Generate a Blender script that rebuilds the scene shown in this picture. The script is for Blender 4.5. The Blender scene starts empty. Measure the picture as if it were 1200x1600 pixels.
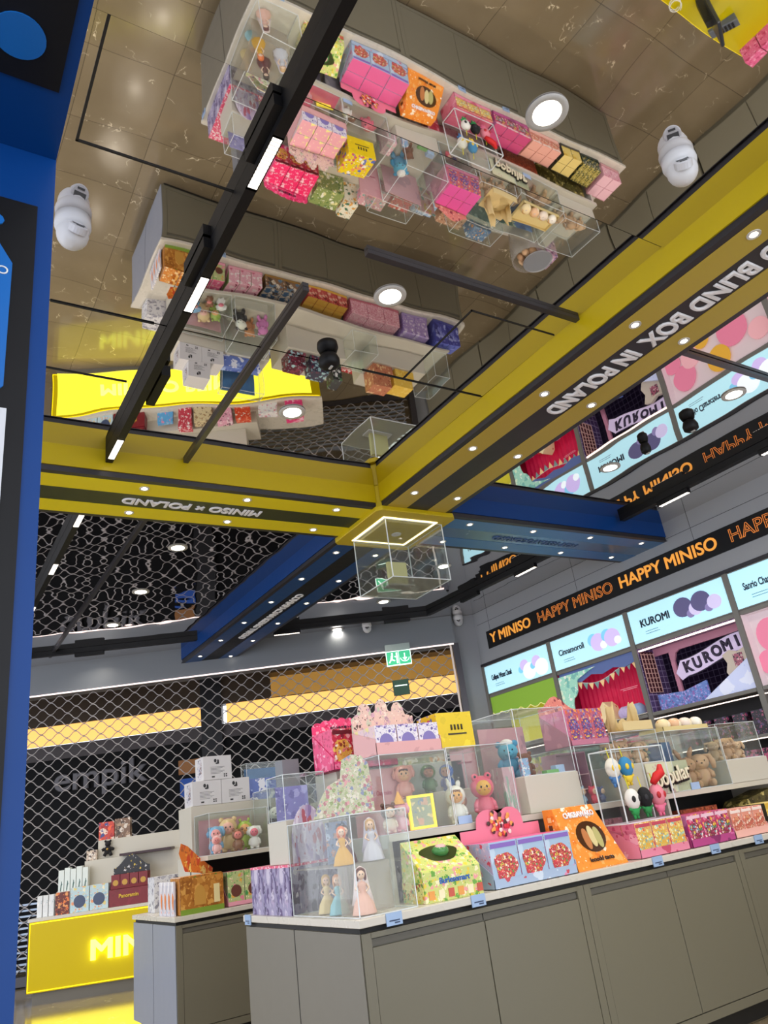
import bpy, math, random
from mathutils import Vector, Matrix
random.seed(7)
PI = math.pi
SC = bpy.context.scene
COL = SC.collection

# ------------------------------------------------------------------ camera
HC = 1.39                                   # eye height
cp, sp = math.cos(math.radians(22.5025)), math.sin(math.radians(22.5025))
cy, sy = math.cos(math.radians(34.0709)), math.sin(math.radians(34.0709))
cr, sr = math.cos(math.radians(8.0923)), math.sin(math.radians(8.0923))
fwd = Vector((sy*cp, cy*cp, sp)); rgt = Vector((cy, -sy, 0)); upv = rgt.cross(fwd)
cx_ = rgt*cr - upv*sr; cyv = rgt*sr + upv*cr
cd = bpy.data.cameras.new('camera'); cam = bpy.data.objects.new('camera', cd); COL.objects.link(cam)
cam.matrix_world = Matrix((( cx_.x, cyv.x, -fwd.x, 0), (cx_.y, cyv.y, -fwd.y, 0), (cx_.z, cyv.z, -fwd.z, HC), (0, 0, 0, 1)))
cd.sensor_fit = 'VERTICAL'; cd.sensor_height = 24; cd.lens = 24*1176.78/1600; cd.clip_start = .05; cd.clip_end = 100
SC.camera = cam

# ------------------------------------------------------------------ render look
SC.view_settings.view_transform = 'Standard'; SC.view_settings.look = 'None'
SC.view_settings.exposure = -0.3; SC.view_settings.gamma = 1.0; SC.view_settings.use_curve_mapping = False
cyc = SC.cycles
cyc.use_denoising = True; cyc.max_bounces = 12; cyc.glossy_bounces = 8; cyc.diffuse_bounces = 3
cyc.transmission_bounces = 6; cyc.transparent_max_bounces = 40; cyc.caustics_reflective = True; cyc.caustics_refractive = False
cyc.sample_clamp_indirect = 4.0

# ------------------------------------------------------------------ world: strong ambient fill added, entering by the unseen open sides
w = bpy.data.worlds.new('world'); SC.world = w; w.use_nodes = True
w.node_tree.nodes['Background'].inputs[0].default_value = (.80, .84, .92, 1)
w.node_tree.nodes['Background'].inputs[1].default_value = 3.2

# ------------------------------------------------------------------ ceiling downlights (real lamps)
H = 4.45
LAMPS = [(2.36, y) for y in (.15, 1.62, 3.08, 4.56, 7.53, 9.06, 10.54, 12.14)] + [(5.9, y) for y in (.15, 1.6, 3.07, 4.53, 7.51, 9.07, 10.56)] + [(-1.15, y) for y in (.15, 1.62, 3.08, 4.56, 7.53, 9.06, 10.54)]
LAMP_W = 23.0
def lamp_light(x, y, z=H-.03, wt=LAMP_W, size=.13, col=(1, .91, .77)):
    l = bpy.data.lights.new('downlight', 'AREA'); l.shape = 'DISK'; l.size = size; l.energy = wt; l.color = col; l.spread = math.radians(150)
    o = bpy.data.objects.new('downlight', l); o.location = (x, y, z); COL.objects.link(o)
    return o
for x, y in LAMPS: lamp_light(x, y, wt=4 if y > 10 and (x > 5 or y > 12) else LAMP_W)

# ------------------------------------------------------------------ materials
def lin(c):
    c = c.lstrip('#'); v = [int(c[i:i+2], 16)/255 for i in (0, 2, 4)]
    return tuple((a/12.92 if a <= .04045 else ((a+.055)/1.055)**2.4) for a in v) + (1,)
_M = {}
def mat(c, rough=.5, metal=0, spec=.5, emit=None, name=None, coat=0):
    k = (c, rough, metal, spec, emit, coat)
    if k in _M: return _M[k]
    m = bpy.data.materials.new(name or 'mat_'+c.strip('#')); m.use_nodes = True
    b = m.node_tree.nodes['Principled BSDF']
    b.inputs['Base Color'].default_value = lin(c); b.inputs['Roughness'].default_value = rough; b.inputs['Metallic'].default_value = metal
    b.inputs['Specular IOR Level'].default_value = spec; b.inputs['Coat Weight'].default_value = coat
    if emit is not None:
        b.inputs['Emission Color'].default_value = lin(c); b.inputs['Emission Strength'].default_value = emit
    # faint procedural unevenness of the gloss
    if emit is None:
        nt = m.node_tree; n = nt.nodes.new('ShaderNodeTexNoise'); n.inputs['Scale'].default_value = 9; n.inputs['Detail'].default_value = 2
        r = nt.nodes.new('ShaderNodeMapRange'); r.inputs['To Min'].default_value = max(0, rough-.05); r.inputs['To Max'].default_value = min(1, rough+.05)
        tc = nt.nodes.new('ShaderNodeTexCoord'); nt.links.new(tc.outputs['Object'], n.inputs['Vector'])
        nt.links.new(n.outputs['Fac'], r.inputs['Value']); nt.links.new(r.outputs['Result'], b.inputs['Roughness'])
    _M[k] = m; return m
def ramp(nt, cols, const=True):
    r = nt.nodes.new('ShaderNodeValToRGB'); cr_ = r.color_ramp; cr_.interpolation = 'CONSTANT' if const else 'LINEAR'
    while len(cr_.elements) > 1: cr_.elements.remove(cr_.elements[-1])
    n = len(cols)
    for i, c in enumerate(cols):
        e = cr_.elements[0] if i == 0 else cr_.elements.new(i/n if const else i/(n-1))
        if i == 0: e.position = 0
        e.color = lin(c)
    return r
def printed(base, cols, scale=30, cover=.5, rough=.35, detail=1.0, emit=0, name='printed_card', stretch=(1, 1, 1)):
    """printed card: coloured blobs and small marks on a base colour"""
    k = ('p', base, tuple(cols), scale, cover, rough, emit, stretch)
    if k in _M: return _M[k]
    m = bpy.data.materials.new(name); m.use_nodes = True; nt = m.node_tree; L = nt.links
    b = nt.nodes['Principled BSDF']; b.inputs['Roughness'].default_value = rough
    tc = nt.nodes.new('ShaderNodeTexCoord'); mp = nt.nodes.new('ShaderNodeMapping'); mp.inputs['Scale'].default_value = stretch
    L.new(tc.outputs['Object'], mp.inputs['Vector'])
    nz = nt.nodes.new('ShaderNodeTexNoise'); nz.inputs['Scale'].default_value = scale*.5; nz.inputs['Detail'].default_value = 3
    ad = nt.nodes.new('ShaderNodeMixRGB'); ad.blend_type = 'ADD'; ad.inputs['Fac'].default_value = .06
    L.new(mp.outputs['Vector'], nz.inputs['Vector']); L.new(mp.outputs['Vector'], ad.inputs[1]); L.new(nz.outputs['Color'], ad.inputs[2])
    v = nt.nodes.new('ShaderNodeTexVoronoi'); v.inputs['Scale'].default_value = scale; L.new(ad.outputs['Color'], v.inputs['Vector'])
    nz.inputs['Scale'].default_value = scale*1.3; ad.inputs['Fac'].default_value = min(1, 1.1/scale)
    sep = nt.nodes.new('ShaderNodeSeparateColor'); L.new(v.outputs['Color'], sep.inputs['Color'])
    rc = ramp(nt, cols); L.new(sep.outputs['Red'], rc.inputs['Fac'])
    lt = nt.nodes.new('ShaderNodeMath'); lt.operation = 'LESS_THAN'; lt.inputs[1].default_value = cover; L.new(sep.outputs['Green'], lt.inputs[0])
    ds = nt.nodes.new('ShaderNodeMath'); ds.operation = 'LESS_THAN'; ds.inputs[1].default_value = .55; L.new(v.outputs['Distance'], ds.inputs[0])
    mu = nt.nodes.new('ShaderNodeMath'); mu.operation = 'MULTIPLY'; L.new(lt.outputs[0], mu.inputs[0]); L.new(ds.outputs[0], mu.inputs[1])
    mx = nt.nodes.new('ShaderNodeMixRGB'); mx.inputs[1].default_value = lin(base); L.new(mu.outputs[0], mx.inputs['Fac']); L.new(rc.outputs['Color'], mx.inputs[2])
    # a second, finer layer of small marks
    v2 = nt.nodes.new('ShaderNodeTexVoronoi'); v2.inputs['Scale'].default_value = scale*2.7; L.new(ad.outputs['Color'], v2.inputs['Vector'])
    s2 = nt.nodes.new('ShaderNodeSeparateColor'); L.new(v2.outputs['Color'], s2.inputs['Color'])
    rc2 = ramp(nt, [cols[-1], base]+list(cols)[::-1]); L.new(s2.outputs['Blue'], rc2.inputs['Fac'])
    l2 = nt.nodes.new('ShaderNodeMath'); l2.operation = 'LESS_THAN'; l2.inputs[1].default_value = cover*.55; L.new(s2.outputs['Green'], l2.inputs[0])
    d2 = nt.nodes.new('ShaderNodeMath'); d2.operation = 'LESS_THAN'; d2.inputs[1].default_value = .42; L.new(v2.outputs['Distance'], d2.inputs[0])
    mu2 = nt.nodes.new('ShaderNodeMath'); mu2.operation = 'MULTIPLY'; L.new(l2.outputs[0], mu2.inputs[0]); L.new(d2.outputs[0], mu2.inputs[1])
    mx0 = mx; mx = nt.nodes.new('ShaderNodeMixRGB'); L.new(mx0.outputs['Color'], mx.inputs[1]); L.new(rc2.outputs['Color'], mx.inputs[2]); L.new(mu2.outputs[0], mx.inputs['Fac'])
    L.new(mx.outputs['Color'], b.inputs['Base Color'])
    if emit:
        L.new(mx.outputs['Color'], b.inputs['Emission Color']); b.inputs['Emission Strength'].default_value = emit
    _M[k] = m; return m
def marble(name, c0, c1, vein, rough=.12):
    m = bpy.data.materials.new(name); m.use_nodes = True; nt = m.node_tree; L = nt.links
    b = nt.nodes['Principled BSDF']; b.inputs['Roughness'].default_value = rough; b.inputs['Specular IOR Level'].default_value = .75
    tc = nt.nodes.new('ShaderNodeTexCoord')
    n1 = nt.nodes.new('ShaderNodeTexNoise'); n1.inputs['Scale'].default_value = 1.3; n1.inputs['Detail'].default_value = 8
    r1 = ramp(nt, [c0, c1], False); L.new(tc.outputs['Object'], n1.inputs['Vector']); L.new(n1.outputs['Fac'], r1.inputs['Fac'])
    # thin broken veins: voronoi cell edges warped by noise
    n2 = nt.nodes.new('ShaderNodeTexNoise'); n2.inputs['Scale'].default_value = 2.2; n2.inputs['Detail'].default_value = 6
    L.new(tc.outputs['Object'], n2.inputs['Vector'])
    ad = nt.nodes.new('ShaderNodeMixRGB'); ad.blend_type = 'ADD'; ad.inputs['Fac'].default_value = .9; L.new(tc.outputs['Object'], ad.inputs[1]); L.new(n2.outputs['Color'], ad.inputs[2])
    v = nt.nodes.new('ShaderNodeTexVoronoi'); v.feature = 'DISTANCE_TO_EDGE'; v.inputs['Scale'].default_value = 1.7; L.new(ad.outputs['Color'], v.inputs['Vector'])
    a = nt.nodes.new('ShaderNodeMath'); a.operation = 'LESS_THAN'; a.inputs[1].default_value = .0055; L.new(v.outputs['Distance'], a.inputs[0])
    n3 = nt.nodes.new('ShaderNodeTexNoise'); n3.inputs['Scale'].default_value = 5; n3.inputs['Detail'].default_value = 4; L.new(tc.outputs['Object'], n3.inputs['Vector'])
    g = nt.nodes.new('ShaderNodeMapRange'); g.inputs['From Min'].default_value = .52; g.inputs['From Max'].default_value = .64; L.new(n3.outputs['Fac'], g.inputs['Value'])
    mu = nt.nodes.new('ShaderNodeMath'); mu.operation = 'MULTIPLY'; L.new(a.outputs[0], mu.inputs[0]); L.new(g.outputs['Result'], mu.inputs[1])
    mx = nt.nodes.new('ShaderNodeMixRGB'); mx.inputs[2].default_value = lin(vein); L.new(r1.outputs['Color'], mx.inputs[1]); L.new(mu.outputs[0], mx.inputs['Fac'])
    # large tile joints
    br = nt.nodes.new('ShaderNodeTexBrick'); br.offset = 0; br.inputs['Scale'].default_value = 1; br.inputs['Mortar Size'].default_value = .003; br.inputs['Brick Width'].default_value = .9; br.inputs['Row Height'].default_value = .9
    br.inputs['Color1'].default_value = (1, 1, 1, 1); br.inputs['Color2'].default_value = (.86, .86, .86, 1); br.inputs['Mortar'].default_value = (.25, .25, .25, 1)
    L.new(tc.outputs['Object'], br.inputs['Vector'])
    m2 = nt.nodes.new('ShaderNodeMixRGB'); m2.blend_type = 'MULTIPLY'; m2.inputs['Fac'].default_value = 1; L.new(mx.outputs['Color'], m2.inputs[1]); L.new(br.outputs['Color'], m2.inputs[2])
    L.new(m2.outputs['Color'], b.inputs['Base Color'])
    return m
def mirror_film(name, tint, scale, dist, rough=.015):
    """stretched mirror ceiling: the film sags in soft waves"""
    m = bpy.data.materials.new(name); m.use_nodes = True; nt = m.node_tree; L = nt.links
    b = nt.nodes['Principled BSDF']; b.inputs['Base Color'].default_value = lin(tint); b.inputs['Metallic'].default_value = 1; b.inputs['Roughness'].default_value = rough
    tc = nt.nodes.new('ShaderNodeTexCoord'); n = nt.nodes.new('ShaderNodeTexNoise'); n.inputs['Scale'].default_value = scale; n.inputs['Detail'].default_value = 1.0; n.inputs['Roughness'].default_value = .4
    L.new(tc.outputs['Object'], n.inputs['Vector'])
    bp = nt.nodes.new('ShaderNodeBump'); bp.inputs['Strength'].default_value = 1; bp.inputs['Distance'].default_value = dist
    L.new(n.outputs['Fac'], bp.inputs['Height']); L.new(bp.outputs['Normal'], b.inputs['Normal'])
    return m
def clear_sheet(name, tint='#fbfdfc', opac=.022):
    """acrylic: mostly see-through, with a fresnel gloss"""
    m = bpy.data.materials.new(name); m.use_nodes = True; nt = m.node_tree; L = nt.links
    nt.nodes.remove(nt.nodes['Principled BSDF']); out = nt.nodes['Material Output']
    tr = nt.nodes.new('ShaderNodeBsdfTransparent'); tr.inputs[0].default_value = lin(tint)
    gl = nt.nodes.new('ShaderNodeBsdfGlossy'); gl.inputs['Roughness'].default_value = .04
    df = nt.nodes.new('ShaderNodeBsdfDiffuse'); df.inputs[0].default_value = (.85, .85, .85, 1)
    lw = nt.nodes.new('ShaderNodeLayerWeight'); lw.inputs[0].default_value = .5
    pw = nt.nodes.new('ShaderNodeMath'); pw.operation = 'POWER'; pw.inputs[1].default_value = 4; L.new(lw.outputs['Facing'], pw.inputs[0])
    fr = nt.nodes.new('ShaderNodeMath'); fr.operation = 'MULTIPLY_ADD'; fr.inputs[1].default_value = .45; fr.inputs[2].default_value = .025; L.new(pw.outputs[0], fr.inputs[0])
    m1 = nt.nodes.new('ShaderNodeMixShader'); m2 = nt.nodes.new('ShaderNodeMixShader'); m1.inputs[0].default_value = opac
    L.new(tr.outputs[0], m1.inputs[1]); L.new(df.outputs[0], m1.inputs[2]); L.new(fr.outputs[0], m2.inputs[0]); L.new(m1.outputs[0], m2.inputs[1]); L.new(gl.outputs[0], m2.inputs[2])
    L.new(m2.outputs[0], out.inputs['Surface'])
    return m

BLUE = mat('#00397c', .42, spec=.3); BLUED = mat('#06427f', .35); YEL = mat('#c2a900', .38); YELD = mat('#b8a03a', .4)
BLK = mat('#0d0d10', .5, spec=.3); BLK2 = mat('#26242a', .4); WHT = mat('#e6e6e4', .4); GREYW = mat('#9a9da3', .45, name='grey_wall_panel')
CAB = mat('#736f5f', .38, name='cabinet_grey'); CABF = mat('#8d8977', .4); DARK = mat('#1c1b1a', .6); CABS = mat('#8f95a4', .35)
TOPW = mat('#d2cdc2', .28, name='white_laminate'); CHROME = mat('#c9c9c9', .2, 1)
LAMPEM = mat('#fff6e6', emit=14, name='lamp_glow'); LEDW = mat('#fff3e4', emit=3, name='led_glow'); RING = mat('#c4c2be', .35)
FLOOR = marble('brown_marble', '#75684f', '#9c8d74', '#efe2c4'); MIR = mirror_film('mirror_film', '#e2dedb', 1.2, .0045); MIR2 = mirror_film('mirror_film_far', '#d6d2d0', 2.0, .0058)
GLS = clear_sheet('clear_acrylic'); EDGE = mat('#dfe6ea', .2, name='acrylic_edge')  # acrylic edges drawn pale, their caught light put into the colour
GUN = mat('#4d4b50', .3, .6, name='gunmetal_trim')

# ------------------------------------------------------------------ mesh helpers
class MB:
    def __init__(s): s.v = []; s.f = []; s.m = []; s.T = None
    def add(s, vs, fs, mi=0):
        b = len(s.v)
        if s.T is not None: vs = [tuple(s.T @ Vector(v)) for v in vs]
        s.v += [tuple(v) for v in vs]
        for f in fs: s.f.append([b+i for i in f]); s.m.append(mi)
        return s
    def box(s, x0, x1, y0, y1, z0, z1, mi=0, mis=None):
        vs = [(x0, y0, z0), (x1, y0, z0), (x1, y1, z0), (x0, y1, z0), (x0, y0, z1), (x1, y0, z1), (x1, y1, z1), (x0, y1, z1)]
        fs = [(0, 3, 2, 1), (4, 5, 6, 7), (0, 1, 5, 4), (1, 2, 6, 5), (2, 3, 7, 6), (3, 0, 4, 7)]   # bottom top front right back left
        b = len(s.m); s.add(vs, fs, mi)
        if mis:
            for i, k in enumerate(mis): s.m[b+i] = k
        return s
    def cbox(s, x, y, z, dx, dy, dz, mi=0, mis=None): return s.box(x-dx/2, x+dx/2, y-dy/2, y+dy/2, z-dz/2, z+dz/2, mi, mis)
    def hexa(s, p, mi=0):  # 8 points: bottom 4 ccw, top 4 ccw
        return s.add(p, [(0, 3, 2, 1), (4, 5, 6, 7), (0, 1, 5, 4), (1, 2, 6, 5), (2, 3, 7, 6), (3, 0, 4, 7)], mi)
    def prism(s, poly, axis, a, b, mi=0):
        """poly of 2D points extruded along axis from a to b"""
        def P(p, t): return {'x': (t, p[0], p[1]), 'y': (p[0], t, p[1]), 'z': (p[0], p[1], t)}[axis]
        n = len(poly); vs = [P(p, a) for p in poly]+[P(p, b) for p in poly]
        fs = [tuple(range(n))[::-1], tuple(range(n, 2*n))]+[(i, (i+1) % n, n+(i+1) % n, n+i) for i in range(n)]
        return s.add(vs, fs, mi)
    def lathe(s, prof, c=(0, 0, 0), n=20, mi=0, sx=1, sy_=1):
        vs = []; fs = []
        for r, z in prof:
            for i in range(n):
                a = 2*PI*i/n; vs.append((c[0]+r*sx*math.cos(a), c[1]+r*sy_*math.sin(a), c[2]+z))
        for k in range(len(prof)-1):
            for i in range(n):
                j = (i+1) % n; fs.append((k*n+i, k*n+j, (k+1)*n+j, (k+1)*n+i))
        fs.append(tuple(range(n))[::-1]); fs.append(tuple((len(prof)-1)*n+i for i in range(n)))
        return s.add(vs, fs, mi)
    def ell(s, c, r, rot=None, n=14, mi=0):
        if not hasattr(r, '__len__'): r = (r, r, r)
        R_ = rot.to_matrix() if rot is not None and hasattr(rot, 'to_matrix') else (Matrix.Identity(3))
        vs = []; fs = []; m = n//2+1
        for k in range(m+1):
            th = PI*k/m
            for i in range(n):
                a = 2*PI*i/n; p = R_ @ Vector((r[0]*math.sin(th)*math.cos(a), r[1]*math.sin(th)*math.sin(a), r[2]*math.cos(th)))
                vs.append((c[0]+p.x, c[1]+p.y, c[2]+p.z))
        for k in range(m):
            for i in range(n):
                j = (i+1) % n; fs.append((k*n+i, (k+1)*n+i, (k+1)*n+j, k*n+j))
        return s.add(vs, fs, mi)
    def tube(s, pts, r, n=8, mi=0, closed=False):
        pts = [Vector(p) for p in pts]; rs = r if hasattr(r, '__len__') else [r]*len(pts); vs = []; fs = []; N = len(pts)
        for i, p in enumerate(pts):
            if closed: d = pts[(i+1) % N]-pts[i-1]
            else: d = pts[min(i+1, N-1)]-pts[max(i-1, 0)]
            d.normalize(); a = d.orthogonal() if abs(d.z) > .95 else d.cross(Vector((0, 0, 1))); a.normalize(); b = d.cross(a)
            for k in range(n):
                t = 2*PI*k/n; q = p+a*(rs[i]*math.cos(t))+b*(rs[i]*math.sin(t)); vs.append(q)
        for i in range(N if closed else N-1):
            j = (i+1) % N
            for k in range(n):
                l = (k+1) % n; fs.append((i*n+k, i*n+l, j*n+l, j*n+k))
        if not closed: fs += [tuple(range(n))[::-1], tuple((N-1)*n+k for k in range(n))]
        return s.add(vs, fs, mi)
    def build(s, name, mats, parent=None, loc=None, rotz=0, smooth=False, bevel=0, label=None, cat=None, group=None, kind=None):
        me = bpy.data.meshes.new(name); me.from_pydata(s.v, [], s.f); me.validate(verbose=False)
        if not hasattr(mats, '__len__'): mats = [mats]
        for m in mats: me.materials.append(m)
        if len(me.polygons) == len(s.m): me.polygons.foreach_set('material_index', s.m)
        if smooth: me.polygons.foreach_set('use_smooth', [True]*len(me.polygons))
        o = bpy.data.objects.new(name, me); COL.objects.link(o)
        if parent is not None: o.parent = parent
        if loc is not None: o.location = loc
        if rotz: o.rotation_euler = (0, 0, rotz)
        if bevel:
            b = o.modifiers.new('bevel', 'BEVEL'); b.width = bevel; b.segments = 2; b.limit_method = 'ANGLE'
        tag(o, label, cat, group, kind)
        return o
def tag(o, label=None, cat=None, group=None, kind=None):
    if label: o['label'] = label
    if cat: o['category'] = cat
    if group: o['group'] = group
    if kind: o['kind'] = kind
    return o
def thing(name, label, cat, loc=(0, 0, 0), rotz=0, group=None):
    o = bpy.data.objects.new(name, None); COL.objects.link(o); o.location = loc; o.rotation_euler = (0, 0, rotz); o.empty_display_size = .1
    return tag(o, label, cat, group)
def struct(mb, name, mats, **k):
    o = mb.build(name, mats, **k); o['kind'] = 'structure'; return o
def copy_tree(o, parent=None):
    c = o.copy(); COL.objects.link(c)
    if parent is not None: c.parent = parent
    for ch in list(o.children): copy_tree(ch, c)
    return c
def text(body, size, m, parent, loc, xdir, ydir, ext=.002, bold=.0, align='CENTER', name='lettering', width=None, spacing=1.0, outline=0):
    """lettering as mesh; xdir = reading direction, ydir = up of the letters"""
    cu = bpy.data.curves.new(name, 'FONT'); cu.body = body; cu.size = size; cu.extrude = ext; cu.bevel_depth = bold; cu.bevel_resolution = 0; cu.align_x = align; cu.align_y = 'CENTER'
    cu.space_character = spacing; cu.resolution_u = 4
    if outline: cu.fill_mode = 'NONE'; cu.bevel_depth = outline; cu.bevel_resolution = 1; cu.extrude = 0
    t = bpy.data.objects.new(name+'_tmp', cu); COL.objects.link(t)
    dg = bpy.context.evaluated_depsgraph_get(); me = bpy.data.meshes.new_from_object(t.evaluated_get(dg)); COL.objects.unlink(t); bpy.data.objects.remove(t)
    me.name = name; me.materials.clear(); me.materials.append(m)
    xs = [v.co.x for v in me.vertices]; k = 1.0
    if width and xs: k = width/(max(xs)-min(xs))
    X = Vector(xdir).normalized(); Y = Vector(ydir).normalized(); Z = X.cross(Y)
    R_ = Matrix((X, Y, Z)).transposed()
    for v in me.vertices: v.co = R_ @ Vector((v.co.x*k, v.co.y, v.co.z))
    o = bpy.data.objects.new(name, me); COL.objects.link(o); o.location = loc
    if parent is not None: o.parent = parent
    return o
ORD = ['leftmost', 'second from the left', 'third from the left', 'fourth from the left', 'fifth from the left', 'sixth from the left', 'seventh from the left', 'eighth from the left', 'ninth from the left', 'tenth from the left']

# ================================================================== ROOM SHELL
struct(MB().box(-5, 8.4, -3, 22, -.1, 0), 'floor', FLOOR)
# mirror ceiling in panels, each hung a hair out of level
def ceil(x0, x1, y0, y1, m, tx=0, ty=0, i=0):
    cx, cy0 = (x0+x1)/2, (y0+y1)/2
    o = struct(MB().box(x0-cx, x1-cx, y0-cy0, y1-cy0, 0, .04), 'ceiling', m, loc=(cx, cy0, H))
    o.rotation_euler = (math.radians(tx), math.radians(ty), 0)
ceil(-3, 3.8, -3, 2.035, MIR, -.35); ceil(-3, 3.8, 2.045, 3.86, MIR, .12); ceil(-3, 3.8, 3.87, 5.8, MIR, -.1)
ceil(4.45, 7.97, -3, 2.77, MIR, .1); ceil(4.45, 7.97, 2.79, 5.8, MIR, -.1); ceil(-3, 3.8, 6.2, 14.6, MIR2, 0); ceil(4.45, 7.97, 6.2, 12, MIR2, 0, -.1)
struct(MB().box(-3, 8.3, -3, 14.8, H+.1, H+.2), 'ceiling', DARK)

# seams and channels on the mirror ceiling
def seam(x0, x1, y0, y1, t=.008, z0=H-.012, m=GUN, name='trim_1'): struct(MB().box(x0, x1, y0, y1, z0, H-.001), name, m)
seam(1.81, 1.85, 3.2, 5.56, z0=H-.03); seam(1.81, 1.85, 6.36, 12.3, z0=H-.03); seam(2.02, 3.72, 2.77, 2.81, z0=H-.03); seam(4.5, 7.9, 2.76, 2.80, z0=H-.03)
for a in ((.42, .432, -3, 2.69), (.42, 1.2, 2.68, 2.69), (1.2, 3.7, 2.035, 2.045), (.5, 1.1, 3.86, 3.87), (-1, 1.1, 4.55, 4.56), (2.6, 3.7, 3.86, 3.868), (2.95, 2.957, 3.0, 3.86), (2.95, 3.7, 3.0, 3.007)): seam(*a, z0=H-.006, m=DARK)

# right wall: grey panels above the display bays
WX = 7.95
struct(MB().box(WX, WX+.2, -3, 9.56, 3.60, H), 'wall_right', GREYW)
struct(MB().box(WX+.45, WX+.6, -3, 9.56, 0, 3.60), 'wall_right.001', GREYW)
struct(MB().add([(7.95, 9.56, 0), (7.62, 9.74, 0), (7.62, 9.74, H), (7.95, 9.56, H), (8.1, 9.7, 0), (7.75, 9.95, 0), (7.75, 9.95, H), (8.1, 9.7, H)], [(0, 1, 2, 3), (4, 7, 6, 5), (0, 3, 7, 4), (1, 5, 6, 2), (3, 2, 6, 7), (0, 4, 5, 1)]), 'wall_corner', mat('#8a8d93', .45))
for y in (9.2, 7.2, 5.2, 3.2, 1.2): struct(MB().box(WX-.002, WX+.01, y, y+.004, 3.99+.06, H), 'trim_2', DARK)
struct(MB().box(WX-.003, WX+.01, -3, 9.5, 4.24, 4.244), 'trim_2', DARK)
# sign band
BZ0, BZ1 = 3.80, 4.08
sb = thing('sign_band', 'long black band reading HAPPY MINISO in orange letters high on the grey wall', 'sign', (WX-.012, 9.3, BZ0))
MB().box(0, .03, -12, 0, 0, BZ1-BZ0).build('band', BLK, sb)
ORG = mat('#f0a040', emit=.75, name='orange_letters'); ORGO = mat('#e0843c', emit=.55, name='orange_outline')
def wtext(body, ycen, m, w_, o_=0, size=.215): text(body, size, m, sb, (-.006, ycen-9.3, (BZ1-BZ0)/2), (0, -1, 0), (0, 0, 1), ext=.004, bold=.004, width=w_, outline=o_)
wtext('Y MINISO', 8.72, ORG, .98)
wtext('HAPPY MINISO', 7.32, ORGO, 1.50, .0045); wtext('HAPPY MINISO', 5.68, ORG, 1.52); wtext('HAPPY MINISO', 3.98, ORGO, 1.52, .0045); wtext('HAPPY MINISO', 2.3, ORG, 1.5); wtext('HAPPY MINISO', .6, ORGO, 1.5, .0045)

# ---------------- shutter side
S0 = (1.75, 13.1); SR = -math.atan2(3.35, 5.85)
def SL(mb, name, mats, **k): return struct(mb, name, mats, loc=(S0[0], S0[1], 0), rotz=SR, **k)
FAS = mat('#787d84', .45)
SL(MB().box(-4.5, 6.75, -.12, .25, 3.99, H), 'wall_back', FAS)
SL(MB().box(6.70, 6.80, -.1, .12, 0, 3.99), 'trim_3', GUN)
SL(MB().box(-4.5, 6.72, -.135, -.12, 3.965, 3.985), 'trim_3', mat('#ffe9e4', emit=1.6, name='reflection_strip'))  # bright reflection along the fascia edge, put in as a glowing strip
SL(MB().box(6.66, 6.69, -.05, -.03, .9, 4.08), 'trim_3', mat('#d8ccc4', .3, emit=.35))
sh = thing('roller_grille', 'closed metal roller grille of interlocked wavy bars across the back opening', 'shutter', (S0[0], S0[1], 0), SR)
g = MB(); P_ = .26; pitch = .0955; NP = 10
for r in range(2, 42):
    z = r*pitch; ph = PI*(r % 2); pts = []
    s = -1.6
    while s < 6.68:
        c = math.cos(2*PI*s/P_+ph); c = math.copysign(abs(c)**.8, c)
        pts.append((s, 0, z+.043*c)); s += P_/NP
    g.tube(pts, .0068, n=4)
g.build('wavy_bars', mat('#b4afb0', .35, .35, name='grille_steel'), sh, smooth=True)
MB().box(-1.6, 6.7, -.02, .02, .02, .14).build('bottom_rail', GUN, sh)
# slatted low part seen beside the yellow counter
sl = MB()
for i in range(12): sl.box(-1.2, 6.6, .02, .05, .2+i*.075, .225+i*.075)
sl.build('lower_slats', mat('#9aa6b8', .3, .6), sh)

# the unlit shop across the mall, seen through the grille
SD = 3.0
SL(MB().box(-6, 12, SD, SD+.2, 0, 3.62), 'wall_opposite', mat('#0a0a0e', .6, spec=.2))
SL(MB().box(-6, 12, SD-.05, SD+.2, 3.38, 3.64), 'wall_opposite.001', mat('#4e4648', .5))
SL(MB().box(2.02, 2.42, SD-.12, SD+.1, 0, 4.6), 'wall_opposite.002', mat('#19181e', .5))
SL(MB().box(-6, 12, SD-.05, SD+.2, 4.02, 5.4), 'wall_opposite.003', mat('#4a3826', .5))
WARM = mat('#ffc46a', emit=1.3, name='warm_panel_light')
SL(MB().box(-4, 2.0, SD, SD+.04, 3.66, 4.02), 'lit_bulkhead', WARM); SL(MB().box(2.5, 9.5, SD, SD+.04, 3.66, 4.02), 'lit_bulkhead.001', WARM)
SL(MB().box(3.4, 9.5, SD-.06, SD+.02, 4.03, 4.45), 'wall_opposite.004', mat('#d09a48', .5, emit=.42))  # warm light falling on this panel is put in as its own glow
SL(MB().box(3.4, 9.5, SD-.5, SD-.06, 4.42, 4.47), 'wall_opposite.005', mat('#5a4428', .5))
SL(MB().box(-6.2, -6, -.1, SD+.2, 0, 5.4), 'wall_light_block', mat('#1a1a1e', .6)); SL(MB().box(12, 12.2, .5, SD+.2, 0, 5.4), 'wall_light_block.001', mat('#1a1a1e', .6)); SL(MB().box(-6, -4.5, -.1, .25, 0, 5.4), 'wall_light_block.002', mat('#1a1a1e', .6)); SL(MB().box(6.8, 12, .3, .5, 0, 5.4), 'wall_light_block.003', mat('#1a1a1e', .6))  # unseen walls added to keep ambient light out of the back
SL(MB().box(-6, 12, SD, SD+.2, 5.35, 5.5), 'ceiling_mall.001', mat('#2a2622', .5)); SL(MB().box(-6, 12, .4, SD, 4.75, 4.85), 'ceiling_mall', mat('#2a2622', .5))
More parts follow.
